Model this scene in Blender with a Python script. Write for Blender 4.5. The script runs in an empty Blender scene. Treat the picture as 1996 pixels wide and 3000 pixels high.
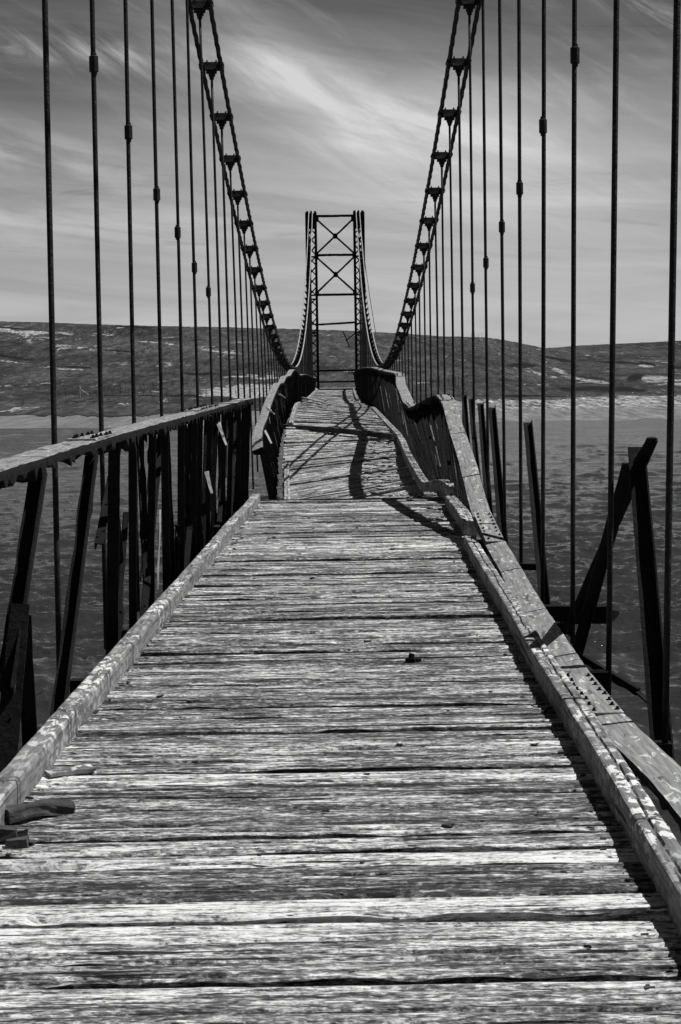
import bpy, math, random
import numpy as np
from mathutils import Vector, Matrix
random.seed(7); rng = np.random.default_rng(7)
S = bpy.context.scene
COL = S.collection
R_ = math.radians

# ------------------------------------------------------------------ camera
EYE = 1.556
cam = bpy.data.cameras.new('camera'); co = bpy.data.objects.new('camera', cam); COL.objects.link(co)
co.location = (0, 0, EYE)
psi, th, rho = R_(0.067), R_(4.6235), R_(0.9)
F = Vector((math.sin(psi)*math.cos(th), math.cos(psi)*math.cos(th), -math.sin(th)))
Rv = Vector((math.cos(psi), -math.sin(psi), 0)); U = Rv.cross(F)
I = Rv*math.cos(rho) - U*math.sin(rho); J = Rv*math.sin(rho) + U*math.cos(rho)
co.rotation_euler = Matrix((I, J, -F)).transposed().to_euler()
cam.sensor_fit = 'VERTICAL'; cam.sensor_height = 24.0; cam.lens = 5319/3000*24.0
cam.clip_start = 0.1; cam.clip_end = 6000
cam.dof.use_dof = True; cam.dof.focus_distance = 15.0; cam.dof.aperture_fstop = 20
S.camera = co

# ------------------------------------------------------------------ sun, sky, exposure
SK, SM = 0.58, 0.015                    # shadow reach per metre of height: to the left, and towards the camera
sun_el = math.atan2(1, math.hypot(SK, SM)); sun_az = math.atan2(SK, SM)
sl = bpy.data.lights.new('sun', 'SUN'); sl.energy = 3.5; sl.angle = R_(0.5); sl.color = (1, 0.995, 0.99)
so = bpy.data.objects.new('sun', sl); COL.objects.link(so)
so.rotation_euler = Vector((-SK, -SM, -1)).to_track_quat('-Z', 'Y').to_euler()
S.view_settings.view_transform = 'Standard'; S.view_settings.look = 'None'
S.view_settings.exposure = 0.5; S.view_settings.gamma = 1
S.render.engine = 'CYCLES'

W = bpy.data.worlds.new('World'); S.world = W; W.use_nodes = True


class NT:
    """small node-tree writer"""
    def __init__(s, nt):
        s.nt = nt; s.n = nt.nodes; s.l = nt.links
    def node(s, t, **kw):
        nd = s.n.new(t)
        for k, v in kw.items():
            setattr(nd, k, v)
        return nd
    def put(s, sock, v):
        if hasattr(v, 'is_linked'):
            s.l.new(v, sock)
        else:
            if isinstance(v, (int, float)) and hasattr(sock.default_value, '__len__'):
                v = [v]*len(sock.default_value)
                if len(v) == 4: v[3] = 1
            sock.default_value = v
    def math(s, op, a, b=0.0, c=0.0, clamp=False):
        nd = s.node('ShaderNodeMath', operation=op, use_clamp=clamp)
        s.put(nd.inputs[0], a); s.put(nd.inputs[1], b)
        if len(nd.inputs) > 2: s.put(nd.inputs[2], c)
        return nd.outputs[0]
    def add(s, a, b): return s.math('ADD', a, b)
    def mul(s, a, b): return s.math('MULTIPLY', a, b)
    def mapr(s, x, a, b, c, d, smooth=False):
        nd = s.node('ShaderNodeMapRange', interpolation_type='SMOOTHSTEP' if smooth else 'LINEAR')
        for i, v in enumerate((x, a, b, c, d)): s.put(nd.inputs[i], v)
        return nd.outputs[0]
    def mix(s, f, a, b):
        nd = s.node('ShaderNodeMix', data_type='FLOAT')
        s.put(nd.inputs[0], f); s.put(nd.inputs[2], a); s.put(nd.inputs[3], b)
        return nd.outputs[0]
    def scale(s, vec, sc, off=(0, 0, 0)):
        nd = s.node('ShaderNodeMapping'); s.put(nd.inputs[0], vec)
        nd.inputs[1].default_value = off; nd.inputs[3].default_value = sc
        return nd.outputs[0]
    def noise(s, vec, sc=1.0, det=4.0, rough=0.55, dist=0.0, dim='3D'):
        nd = s.node('ShaderNodeTexNoise', noise_dimensions=dim)
        s.put(nd.inputs['Vector'], vec)
        nd.inputs['Scale'].default_value = sc; nd.inputs['Detail'].default_value = det
        nd.inputs['Roughness'].default_value = rough; nd.inputs['Distortion'].default_value = dist
        return nd.outputs[0]
    def voro(s, vec, sc=1.0, feature='F1', out=0, rand=1.0):
        nd = s.node('ShaderNodeTexVoronoi', feature=feature); s.put(nd.inputs['Vector'], vec)
        nd.inputs['Scale'].default_value = sc; nd.inputs['Randomness'].default_value = rand
        return nd.outputs[out]
    def attr(s, name):
        return s.node('ShaderNodeAttribute', attribute_name=name).outputs['Fac']
    def sep(s, vec):
        nd = s.node('ShaderNodeSeparateXYZ'); s.put(nd.inputs[0], vec); return nd.outputs
    def comb(s, x, y, z):
        nd = s.node('ShaderNodeCombineXYZ'); s.put(nd.inputs[0], x); s.put(nd.inputs[1], y); s.put(nd.inputs[2], z)
        return nd.outputs[0]
    def bump(s, h, strength=0.5, dist=0.01):
        nd = s.node('ShaderNodeBump'); s.put(nd.inputs['Height'], h)
        nd.inputs['Strength'].default_value = strength; nd.inputs['Distance'].default_value = dist
        return nd.outputs[0]


def build_world():
    t = NT(W.node_tree); t.n.clear()
    sky = t.node('ShaderNodeTexSky', sky_type='NISHITA', sun_disc=False)
    sky.sun_elevation = sun_el; sky.sun_rotation = sun_az; sky.altitude = 0
    sky.air_density = 1.0; sky.dust_density = 0.6; sky.ozone_density = 1.0
    col = t.node('ShaderNodeSeparateColor'); t.l.new(sky.outputs[0], col.inputs[0])
    red = col.outputs[0]                                   # the photo is black and white, taken as through a red filter
    g = t.node('ShaderNodeTexCoord').outputs['Generated']
    x, y, z = t.sep(g)[:3]
    el = t.math('ARCSINE', z); az = t.math('ARCTAN2', x, y)
    P = t.comb(az, el, 0.0)
    # base tone: nearly flat near the horizon, deep above
    base = t.mapr(el, 0.0, 0.115, 0.325, 0.235, True)
    base = t.math('SUBTRACT', base, t.mapr(el, 0.10, 0.19, 0.0, 0.155, True))
    base = t.math('SUBTRACT', base, t.mapr(el, 0.21, 0.5, 0.0, 0.065, True))
    base = t.math('SUBTRACT', base, t.mul(t.mapr(az, 0.0, -0.2, 0.0, 0.055, True), t.mapr(el, 0.03, 0.1, 0.2, 1.0, True)))
    base = t.add(base, t.mul(t.mapr(az, 0.0, -0.2, 0.0, 0.06, True), t.mapr(el, 0.14, 0.2, 0.0, 1.0, True)))
    def blob(u, v, ru, rv, rot):
        c, s_ = math.cos(rot), math.sin(rot)
        du = t.math('SUBTRACT', az, u); dv = t.math('SUBTRACT', el, v)
        a = t.math('DIVIDE', t.add(t.mul(du, c), t.mul(dv, s_)), ru)
        b = t.math('DIVIDE', t.math('SUBTRACT', t.mul(dv, c), t.mul(du, s_)), rv)
        r2 = t.add(t.mul(a, a), t.mul(b, b))
        return t.math('EXPONENT', t.mul(r2, -1.0))
    def turned(deg):
        m_ = t.node('ShaderNodeMapping'); t.put(m_.inputs[0], P); m_.inputs['Rotation'].default_value = (0, 0, R_(deg)); return m_.outputs[0]
    s1 = t.noise(t.scale(turned(14), (6, 30, 1)), 1.0, 10.0, 0.58, 1.4)
    lowP = t.scale(turned(5), (6, 60, 1), (3.3, 1.7, 0))
    s2 = t.noise(lowP, 1.0, 5.0, 0.55, 0.9)
    s3 = t.noise(t.scale(turned(28), (9, 40, 1), (4, 2, 0)), 1.0, 10.0, 0.62, 1.8)
    m1 = t.mapr(s1, 0.34, 0.72, 0.0, 1.0, True); m2 = t.mapr(s2, 0.38, 0.68, 0.0, 1.0, True); m3 = t.mapr(s3, 0.4, 0.72, 0.0, 1.0, True)
    big = t.add(blob(0.065, 0.118, 0.095, 0.036, -0.28), blob(0.0, 0.142, 0.075, 0.013, -0.42))
    big = t.add(big, t.mul(blob(-0.02, 0.172, 0.05, 0.008, -0.5), 0.3))
    big = t.math('MINIMUM', big, 1.0)
    band = blob(0.0, 0.085, 0.5, 0.016, 0.04)
    left = t.add(blob(-0.17, 0.113, 0.07, 0.016, -0.15), t.mul(blob(-0.15, 0.08, 0.09, 0.012, -0.12), 0.9))
    topw = t.add(blob(0.165, 0.186, 0.04, 0.006, -0.5), blob(-0.14, 0.168, 0.06, 0.007, -0.1))
    cl = t.mul(big, t.add(0.46, t.add(t.mul(m1, 0.50), t.mul(m3, 0.30))))
    cl = t.add(cl, t.mul(band, t.mul(m2, 0.30)))
    cl = t.add(cl, t.mul(left, t.mul(m1, 0.62)))
    cl = t.add(cl, t.mul(topw, t.mul(m3, 0.55)))
    cl = t.add(cl, t.mul(t.mapr(el, 0.05, 0.14, 0.0, 0.16, True), t.mul(m1, m3)))
    cl = t.mul(cl, t.mapr(el, 0.3, 0.7, 1.0, 0.15, True))
    cl = t.math('MINIMUM', cl, 1.0)
    low = t.mul(t.mapr(s2, 0.3, 0.7, -0.05, 0.05), t.mapr(el, 0.02, 0.12, 1.0, 0.4, True))
    base = t.add(base, t.mul(low, 0.9))
    # thin dark cloud bars low in the sky
    dk = t.mul(t.mapr(t.noise(t.scale(P, (14, 130, 1), (9, 4, 0)), 1.0, 4.0, 0.5, 0.6), 0.60, 0.72, 0.0, 1.0, True), blob(0.0, 0.085, 0.4, 0.03, 0.0))
    tot = t.mix(cl, base, 0.46)
    tot = t.math('SUBTRACT', tot, t.mul(dk, 0.05))
    # the physical sky carries the overall glow, the clouds lie over it
    skyf = t.mapr(t.mul(red, 0.10), 0.0, 1.0, 0.9, 1.25)
    tot = t.math('MAXIMUM', t.mul(tot, skyf), 0.012)
    bg = t.node('ShaderNodeBackground'); out = t.node('ShaderNodeOutputWorld')
    t.l.new(t.comb(tot, tot, tot), bg.inputs[0]); bg.inputs[1].default_value = 1.0
    t.l.new(bg.outputs[0], out.inputs[0])
build_world()

# ------------------------------------------------------------------ materials (all neutral grey: the photograph is black and white)
def new_mat(name):
    m = bpy.data.materials.new(name); m.use_nodes = True
    t = NT(m.node_tree); t.n.clear()
    b = t.node('ShaderNodeBsdfPrincipled'); o = t.node('ShaderNodeOutputMaterial'); t.l.new(b.outputs[0], o.inputs[0])
    return m, t, b

def grey(t, b, v):
    t.put(b.inputs['Base Color'], t.comb(v, v, v))

def uvn(t): return t.node('ShaderNodeTexCoord').outputs['UV']

def mat_deck():
    m, t, b = new_mat('weathered deck planks')
    uv = uvn(t); tone = t.attr('tone')
    fine = t.noise(t.scale(uv, (11.0, 210, 1)), 1, 4, 0.7, 0.4)
    mid = t.noise(t.scale(uv, (3.6, 34, 1), (3, 8, 0)), 1, 9, 0.72, 0.6)
    broad = t.noise(t.scale(uv, (1.6, 10, 1), (7, 2, 0)), 1, 5, 0.62, 0.5)
    speck = t.noise(t.scale(uv, (34, 85, 1), (1, 5, 0)), 1, 5, 0.7, 0.4)
    crack = t.noise(t.scale(uv, (1.3, 48, 1), (11, 3, 0)), 1, 4, 0.55, 0.35)
    flk = t.mapr(t.noise(t.scale(uv, (7.0, 42, 1), (5, 1, 0)), 1, 8, 0.75, 0.7), 0.50, 0.56, 0.0, 1.0, True)
    v = t.add(t.mul(t.math('SUBTRACT', mid, 0.5), 3.4), t.mul(t.math('SUBTRACT', fine, 0.5), 1.8))
    v = t.add(v, t.mul(t.math('SUBTRACT', broad, 0.5), 2.4))
    v = t.add(v, t.mul(t.math('SUBTRACT', speck, 0.5), 3.2))
    v = t.add(v, t.mul(t.math('SUBTRACT', flk, 0.5), 0.42))
    v = t.add(v, tone)
    v = t.mapr(v, -0.45, 1.35, 0.0, 1.0)
    ramp = t.node('ShaderNodeValToRGB'); t.put(ramp.inputs[0], v)
    cr = ramp.color_ramp; cr.elements[0].position = 0.08; cr.elements[0].color = (.018,)*3+(1,)
    cr.elements[1].position = 1; cr.elements[1].color = (.82,)*3+(1,)
    for p, c in ((.28, .055), (.42, .16), (.58, .28), (.68, .50), (.80, .74)):
        e = cr.elements.new(p); e.color = (c, c, c, 1)
    c0 = t.sep(ramp.outputs[0])[0]
    ck = t.mapr(crack, 0.345, 0.385, 0.06, 1.0, True)
    ck2 = t.mapr(t.noise(t.scale(uv, (2.6, 95, 1), (2, 7, 0)), 1, 4, 0.6, 0.5), 0.31, 0.36, 0.15, 1.0, True)
    ck = t.mul(ck, ck2)
    wd = t.mapr(t.noise(t.scale(uv, (14, 72, 1), (6, 3, 0)), 1, 7, 0.72, 0.5), 0.585, 0.625, 0.0, 1.0, True)
    wd = t.mul(wd, t.mapr(t.noise(t.scale(uv, (1.2, 7, 1), (3, 6, 0)), 1, 4), 0.42, 0.58, 0.15, 1.0, True))
    dd = t.mapr(t.noise(t.scale(uv, (12, 55, 1), (2, 8, 0)), 1, 8, 0.75, 0.5), 0.36, 0.41, 0.16, 1.0, True)
    pit = t.mapr(t.voro(t.scale(uv, (9, 32, 1), (7, 7, 0)), 1.0), 0.05, 0.13, 0.15, 1.0, True)
    c0 = t.mix(t.mul(wd, 0.75), c0, 0.62)
    ck = t.mul(ck, t.mul(dd, pit))
    c1 = t.mul(c0, ck)
    knot = t.mapr(t.voro(t.scale(uv, (1.6, 5, 1), (2, 9, 0)), 1.0), 0.03, 0.07, 0.25, 1.0, True)
    c1 = t.mul(c1, knot)
    grey(t, b, c1)
    b.inputs['Roughness'].default_value = 0.62
    t.put(b.inputs['Specular IOR Level'], 0.35)
    h = t.add(t.mul(mid, 0.9), t.add(t.mul(speck, 0.5), t.mul(ck, 0.9)))
    t.l.new(t.bump(h, 0.9, 0.008), b.inputs['Normal'])
    return m

def mat_kerb():
    m, t, b = new_mat('lichen covered timber')
    uv = uvn(t)
    ob = t.node('ShaderNodeTexCoord').outputs['Object']
    grain = t.noise(t.scale(uv, (3, 45, 1)), 1, 5, 0.65, 0.4)
    blot = t.noise(t.scale(ob, (22, 14, 22)), 1, 6, 0.62, 0.5)
    cell = t.voro(t.scale(ob, (26, 13, 26), (1, 2, 3)), 1.0)
    up = t.sep(t.node('ShaderNodeNewGeometry').outputs['True Normal'])[2]
    lic = t.mapr(t.add(t.mul(blot, 1.25), t.mul(t.math('SUBTRACT', 0.5, cell), 0.45)), 0.64, 0.70, 0.0, 1.0, True)
    big = t.mapr(t.noise(t.scale(ob, (1.5, 1.2, 1.5), (5, 5, 5)), 1, 2), 0.38, 0.62, 0.25, 1.0, True)
    lic = t.mul(t.mul(lic, big), t.mapr(up, 0.1, 0.7, 0.35, 1.0))
    base = t.mapr(grain, 0.28, 0.72, 0.045, 0.28)
    base = t.mul(base, t.mapr(t.noise(t.scale(ob, (6, 6, 6)), 1, 4), 0.3, 0.7, 0.6, 1.25))
    v = t.mix(lic, base, 0.68)
    crk = t.mapr(t.noise(t.scale(uv, (1.1, 26, 1), (4, 4, 0)), 1, 3, 0.5, 0.5), 0.30, 0.36, 0.1, 1.0, True)
    ux = t.sep(uv)[0]
    wob = t.mul(t.math('SUBTRACT', t.noise(t.scale(uv, (0.8, 0.8, 1)), 1, 2), 0.5), 0.5)
    fr = t.math('FRACT', t.math('DIVIDE', t.add(ux, wob), 1.12))
    cut = t.math('MINIMUM', t.mapr(t.math('ABSOLUTE', t.math('SUBTRACT', fr, 0.5)), 0.004, 0.009, 0.12, 1.0), t.mapr(t.math('ABSOLUTE', t.math('SUBTRACT', fr, 0.545)), 0.003, 0.007, 0.3, 1.0))
    crs = t.mapr(t.noise(t.scale(uv, (20, 5, 1), (1, 2, 0)), 1, 4, 0.6, 0.8), 0.30, 0.34, 0.3, 1.0, True)
    crk = t.mul(crk, t.mul(cut, crs))
    v = t.mul(v, crk)
    grey(t, b, v); b.inputs['Roughness'].default_value = 0.85
    h = t.add(t.mul(grain, 0.6), t.add(t.mul(lic, 0.12), t.mul(crk, 0.8)))
    t.l.new(t.bump(h, 0.8, 0.006), b.inputs['Normal'])
    return m

def mat_rail():
    m, t, b = new_mat('weathered handrail board')
    uv = uvn(t); ob = t.node('ShaderNodeTexCoord').outputs['Object']
    grain = t.noise(t.scale(uv, (4, 55, 1)), 1, 5, 0.6, 0.5)
    blot = t.noise(t.scale(uv, (7, 22, 1), (3, 3, 0)), 1, 6, 0.65, 0.8)
    lic = t.mapr(blot, 0.58, 0.62, 0.0, 1.0, True)
    drk = t.mapr(t.noise(t.scale(uv, (5, 16, 1), (9, 1, 0)), 1, 5, 0.6, 0.6), 0.34, 0.42, 0.35, 1.0, True)
    base = t.mapr(grain, 0.28, 0.72, 0.11, 0.34)
    v = t.mul(t.mix(lic, base, 0.55), drk)
    crk = t.mapr(t.noise(t.scale(uv, (12, 2.2, 1), (4, 4, 0)), 1, 3, 0.5, 0.7), 0.26, 0.31, 0.2, 1.0, True)
    v = t.mul(v, crk)
    grey(t, b, v); b.inputs['Roughness'].default_value = 0.7
    t.l.new(t.bump(t.add(t.mul(grain, 0.5), t.mul(blot, 0.5)), 0.5, 0.006), b.inputs['Normal'])
    return m

def mat_rust(name='rusted iron', lo=0.003, hi=0.013, rough=0.75, flake=0.03, scale=1.0):
    m, t, b = new_mat(name)
    ob = t.node('ShaderNodeTexCoord').outputs['Object']
    n1 = t.noise(t.scale(ob, (30*scale,)*3), 1, 7, 0.68, 0.3)
    n2 = t.noise(t.scale(ob, (5*scale,)*3, (3, 1, 2)), 1, 3)
    v = t.mul(t.mapr(n1, 0.3, 0.7, lo, hi), t.mapr(n2, 0.3, 0.7, 0.6, 1.5))
    fl = t.mapr(n1, 0.66, 0.72, 0.0, 1.0, True)
    v = t.mix(fl, v, flake)
    grey(t, b, v)
    t.put(b.inputs['Roughness'], t.mapr(n1, 0.3, 0.7, rough-0.12, rough+0.2))
    b.inputs['Specular IOR Level'].default_value = 0.15
    t.l.new(t.bump(t.add(n1, t.mul(n2, 0.6)), 0.9, 0.010), b.inputs['Normal'])
    return m

def mat_rope_lit():
    m, t, b = new_mat('sunlit galvanised wire rope')
    ob = t.node('ShaderNodeTexCoord').outputs['Object']
    n1 = t.noise(t.scale(ob, (25, 9, 25)), 1, 5, 0.6)
    grey(t, b, t.mapr(n1, 0.3, 0.7, 0.32, 0.6)); b.inputs['Metallic'].default_value = 0.2
    b.inputs['Roughness'].default_value = 0.45
    return m

def mat_terrain():
    m, t, b = new_mat('tussock grass and sand')
    ob = t.node('ShaderNodeTexCoord').outputs['Object']
    sand = t.attr('sand'); dark = t.attr('dark'); beach = t.attr('beach')
    n0 = t.noise(t.scale(ob, (0.020, 0.016, 0.05)), 1, 4, 0.55)
    n1 = t.noise(t.scale(ob, (0.25, 0.035, 0.5)), 1, 7, 0.72, 0.3)
    n2 = t.noise(t.scale(ob, (1.3, 0.13, 2.2), (5, 3, 0)), 1, 5, 0.7)
    clump = t.voro(t.scale(ob, (0.5, 0.06, 1.0)), 1.0)
    g = t.mapr(n1, 0.32, 0.68, 0.022, 0.080)
    g = t.mul(g, t.mapr(n0, 0.34, 0.66, 0.6, 1.35))
    g = t.mul(g, t.mapr(n2, 0.34, 0.66, 0.5, 1.5))
    g = t.mul(g, t.mapr(clump, 0.1, 0.75, 1.2, 0.75))
    pale = t.mul(t.mapr(t.noise(t.scale(ob, (0.12, 0.045, 0.1), (7, 7, 0)), 1, 7, 0.72), 0.64, 0.70, 0.0, 1.0, True), 0.55)
    g = t.mix(pale, g, 0.22)
    n3 = t.noise(t.scale(ob, (0.13, 0.03, 0.5), (2, 2, 0)), 1, 8, 0.78, 0.6)
    sm = t.mapr(t.add(sand, t.mul(t.math('SUBTRACT', n3, 0.5), 5.5)), 0.60, 0.74, 0.0, 1.0, True)
    sc = t.mapr(n2, 0.35, 0.65, 0.10, 0.45)
    g = t.mix(sm, g, sc)
    bm = t.mapr(t.add(beach, t.mul(t.math('SUBTRACT', n1, 0.5), 0.7)), 0.45, 0.55, 0.0, 1.0, True)
    rock = t.noise(t.scale(ob, (0.7, 0.09, 1.5)), 1, 7, 0.8)
    bc = t.mul(t.mapr(rock, 0.40, 0.62, 0.03, 0.50), t.mapr(n2, 0.35, 0.65, 0.5, 1.3))
    bs = t.mapr(n1, 0.3, 0.7, 0.10, 0.22)
    rocky = t.attr('rocky')
    g = t.mix(bm, g, t.mix(rocky, bs, bc))
    dm = t.mapr(t.add(dark, t.mul(t.math('SUBTRACT', n1, 0.5), 1.5)), 0.42, 0.56, 0.0, 1.0, True)
    g = t.mix(dm, g, 0.012)
    grey(t, b, g); b.inputs['Roughness'].default_value = 0.95; b.inputs['Specular IOR Level'].default_value = 0.1
    t.l.new(t.bump(t.add(t.mul(n2, 0.5), t.add(n1, t.mul(clump, -0.5))), 0.45, 1.0), b.inputs['Normal'])
    return m

def mat_water():
    m, t, b = new_mat('rippled creek water')
    ob = t.node('ShaderNodeTexCoord').outputs['Object']
    a = t.noise(t.scale(ob, (1.5, 3.0, 1)), 1, 3, 0.6, 0.5)
    h = t.add(t.mul(a, 0.35), t.noise(t.scale(ob, (0.42, 0.85, 1), (4, 4, 0)), 1, 4, 0.6, 0.5))
    gust = t.noise(t.scale(ob, (0.02, 0.05, 1), (8, 8, 0)), 1, 3)
    grey(t, b, t.mapr(gust, 0.3, 0.7, 0.022, 0.036))
    b.inputs['Roughness'].default_value = 0.10; b.inputs['IOR'].default_value = 1.33
    b.inputs['Specular IOR Level'].default_value = 0.42
    t.l.new(t.bump(h, 1.0, 0.22), b.inputs['Normal'])
    return m

def mat_concrete(v0=0.10, v1=0.2):
    m, t, b = new_mat('stained concrete')
    ob = t.node('ShaderNodeTexCoord').outputs['Object']
    grey(t, b, t.mapr(t.noise(t.scale(ob, (1.5,)*3), 1, 6, 0.65), 0.3, 0.7, v0, v1)); b.inputs['Roughness'].default_value = 0.9
    return m

M_DECK, M_KERB, M_RAIL = mat_deck(), mat_kerb(), mat_rail()
M_RUST = mat_rust(); M_FLAT = mat_rust('dark painted iron', 0.010, 0.03, 0.5, 0.05, 0.6)
M_EDGE = mat_rust('pale iron edge highlight', 0.03, 0.12, 0.45, 0.2)  # paler colour that paints a highlight on post edges
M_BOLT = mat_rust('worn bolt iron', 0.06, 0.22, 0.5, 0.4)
M_ROPE_LIT, M_LAND, M_WATER, M_CONC = mat_rope_lit(), mat_terrain(), mat_water(), mat_concrete()
M_OLD = mat_rust('old dark timber', 0.02, 0.09, 0.8, 0.2, 0.6)
M_PALE = mat_concrete(0.35, 0.6)
M_ROD = mat_rust('pitted rod iron with painted glints', 0.006, 0.035, 0.5, 0.32, 1.6)  # bright flecks in the colour stand for dotted highlights along the rods

# ------------------------------------------------------------------ noise + mesh helpers
def _h(ix, iy, iz, s):
    n = (ix*374761393 + iy*668265263 + iz*2147483647 + s*1274126177) & 0xffffffff
    n = ((n ^ (n >> 13)) * 1274126177) & 0xffffffff
    return ((n ^ (n >> 16)) & 0xffff)/65535.0

def vn(x, y=0.0, z=0.0, s=0):
    x, y, z = np.broadcast_arrays(np.asarray(x, float), np.asarray(y, float), np.asarray(z, float))
    fx, fy, fz = np.floor(x), np.floor(y), np.floor(z)
    ix, iy, iz = fx.astype(np.int64), fy.astype(np.int64), fz.astype(np.int64)
    a, b, c = x-fx, y-fy, z-fz
    a, b, c = a*a*(3-2*a), b*b*(3-2*b), c*c*(3-2*c)
    r = 0
    for dx in (0, 1):
        for dy in (0, 1):
            for dz in (0, 1):
                w = (a if dx else 1-a)*(b if dy else 1-b)*(c if dz else 1-c)
                r = r + w*_h(ix+dx, iy+dy, iz+dz, s)
    return r*2-1

def fbm(x, y=0.0, z=0.0, s=0, o=3):
    r = 0; A = 1
    for k in range(o):
        f = 2**k
        r = r + A*vn(np.asarray(x)*f, np.asarray(y)*f, np.asarray(z)*f, s+k); A *= .5
    return r/1.8


class MB:
    """collects geometry, then makes ONE mesh object"""
    def __init__(s):
        s.v = []; s.f = []; s.uv = []; s.mi = []; s.tone = []
    def add(s, verts, faces, uvs=None, mi=0, tone=0.5):
        o = len(s.v); s.v.extend([tuple(map(float, p)) for p in verts])
        for k, f in enumerate(faces):
            s.f.append(tuple(i+o for i in f))
            s.mi.append(mi[k] if isinstance(mi, (list, np.ndarray)) else mi)
            if uvs is None: s.uv.append([(verts[i][0]+verts[i][2], verts[i][1]) for i in f])
            elif isinstance(uvs, list): s.uv.append(uvs[k])
            s.tone.append(tone)
    def box(s, c, d, M=None, mi=0, jit=0.0):
        vs = []
        for x in (-1, 1):
            for y in (-1, 1):
                for z in (-1, 1):
                    p = Vector((x*d[0]/2, y*d[1]/2, z*d[2]/2))
                    if jit: p += Vector([random.uniform(-jit, jit) for _ in range(3)])
                    if M is not None: p = M @ p
                    vs.append(tuple(p+Vector(c)))
        s.add(vs, [(0, 1, 3, 2), (4, 6, 7, 5), (0, 4, 5, 1), (2, 3, 7, 6), (0, 2, 6, 4), (1, 5, 7, 3)], mi=mi)
    def beam(s, p, q, w, h, up=(0, 0, 1), mi=0, seg=1, jit=0.0, taper=1.0, sd=0):
        """rectangular bar from p to q; w across, h along up"""
        p, q = Vector(p), Vector(q); d = (q-p).normalized(); up = Vector(up)
        a = d.cross(up)
        if a.length < 1e-3: a = d.cross(Vector((1, 0, 0)))
        a.normalize(); u = a.cross(d)
        vs = []; fs = []
        L = (q-p).length
        for i in range(seg+1):
            tt = i/seg; c = p.lerp(q, tt); k = 1+(taper-1)*tt
            for (sx, sy) in ((-1, -1), (1, -1), (1, 1), (-1, 1)):
                j = a*(random.uniform(-jit, jit)) + u*(random.uniform(-jit, jit)) if jit else Vector()
                vs.append(c+a*(sx*w/2*k)+u*(sy*h/2*k)+j)
        for i in range(seg):
            for k in range(4):
                fs.append((i*4+k, i*4+(k+1) % 4, (i+1)*4+(k+1) % 4, (i+1)*4+k))
        fs += [(3, 2, 1, 0), (seg*4, seg*4+1, seg*4+2, seg*4+3)]
        uvs = [[(L*(i//4)/seg if False else (vs[i]-p).dot(d), (vs[i]-p).dot(a)+(vs[i]-p).dot(u)) for i in f] for f in fs]
        s.add(vs, fs, uvs, mi)
    def tube(s, pts, r, n=8, mi=0, cap=True, twist=None):
        pts = [Vector(p) for p in pts]; vs = []; fs = []
        N = len(pts)
        for i, p in enumerate(pts):
            d = (pts[min(i+1, N-1)]-pts[max(i-1, 0)]).normalized()
            a = d.cross(Vector((0, 0, 1)))
            if a.length < 1e-3: a = Vector((1, 0, 0))
            a.normalize(); u = a.cross(d)
            rr = r[i] if isinstance(r, (list, np.ndarray)) else r
            for k in range(n):
                an = 2*math.pi*k/n; q = rr
                if twist: q = rr*(1+0.16*math.cos(3*an-i*twist))
                vs.append(p+a*(math.cos(an)*q)+u*(math.sin(an)*q))
        for i in range(N-1):
            for k in range(n):
                fs.append((i*n+k, i*n+(k+1) % n, (i+1)*n+(k+1) % n, (i+1)*n+k))
        if cap: fs += [tuple(range(n-1, -1, -1)), tuple(range((N-1)*n, N*n))]
        s.add(vs, fs, mi=mi)
    def build(s, name, mats, parent=None, smooth=False, tone=False, loc=None):
        me = bpy.data.meshes.new(name); me.from_pydata(s.v, [], s.f)
        if len(s.uv) == len(s.f):
            uvl = me.uv_layers.new(name='UVMap')
            flat = np.array([c for f in s.uv for c in f], dtype=np.float32).ravel()
            uvl.data.foreach_set('uv', flat)
        if tone:
            at = me.attributes.new('tone', 'FLOAT', 'FACE'); at.data.foreach_set('value', np.array(s.tone, dtype=np.float32))
        for m in (mats if isinstance(mats, (list, tuple)) else [mats]): me.materials.append(m)
        me.polygons.foreach_set('material_index', np.array(s.mi, dtype=np.int32))
        if smooth: me.polygons.foreach_set('use_smooth', np.ones(len(s.f), dtype=bool))
        me.update()
        o = bpy.data.objects.new(name, me); COL.objects.link(o)
        if parent is not None:
            o.parent = parent; o.matrix_parent_inverse = Matrix.Translation(parent_world(parent)).inverted()
        return o

def parent_world(o):
    v = Vector(o.location)
    if o.parent is not None and o.type == 'EMPTY': v = v + parent_world(o.parent)
    return v if o.type == 'EMPTY' else Vector((0, 0, 0))

def tag(o, label=None, cat=None, group=None, kind=None):
    for k, v in (('label', label), ('category', cat), ('group', group), ('kind', kind)):
        if v: o[k] = v
    return o

def thing(name, loc, label, cat, group=None):
    o = bpy.data.objects.new(name, None); COL.objects.link(o); o.location = loc; o.empty_display_size = 0.3
    return tag(o, label, cat, group)

def interp_path(pts, step):
    P = np.array(pts, float); d = np.r_[0, np.cumsum(np.linalg.norm(np.diff(P[:, :3], axis=0), axis=1))]
    n = max(2, int(d[-1]/step)+1); s = np.linspace(0, d[-1], n)
    # Catmull-like smoothing through monotone cubic (finite differences)
    out = np.empty((n, P.shape[1]))
    for k in range(P.shape[1]):
        y = P[:, k]; m = np.gradient(y, d)
        idx = np.clip(np.searchsorted(d, s, side='right')-1, 0, len(d)-2)
        h = d[idx+1]-d[idx]; tt = (s-d[idx])/h
        out[:, k] = ((2*tt**3-3*tt**2+1)*y[idx] + (tt**3-2*tt**2+tt)*h*m[idx] + (-2*tt**3+3*tt**2)*y[idx+1] + (tt**3-tt**2)*h*m[idx+1])
    return out, s

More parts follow.
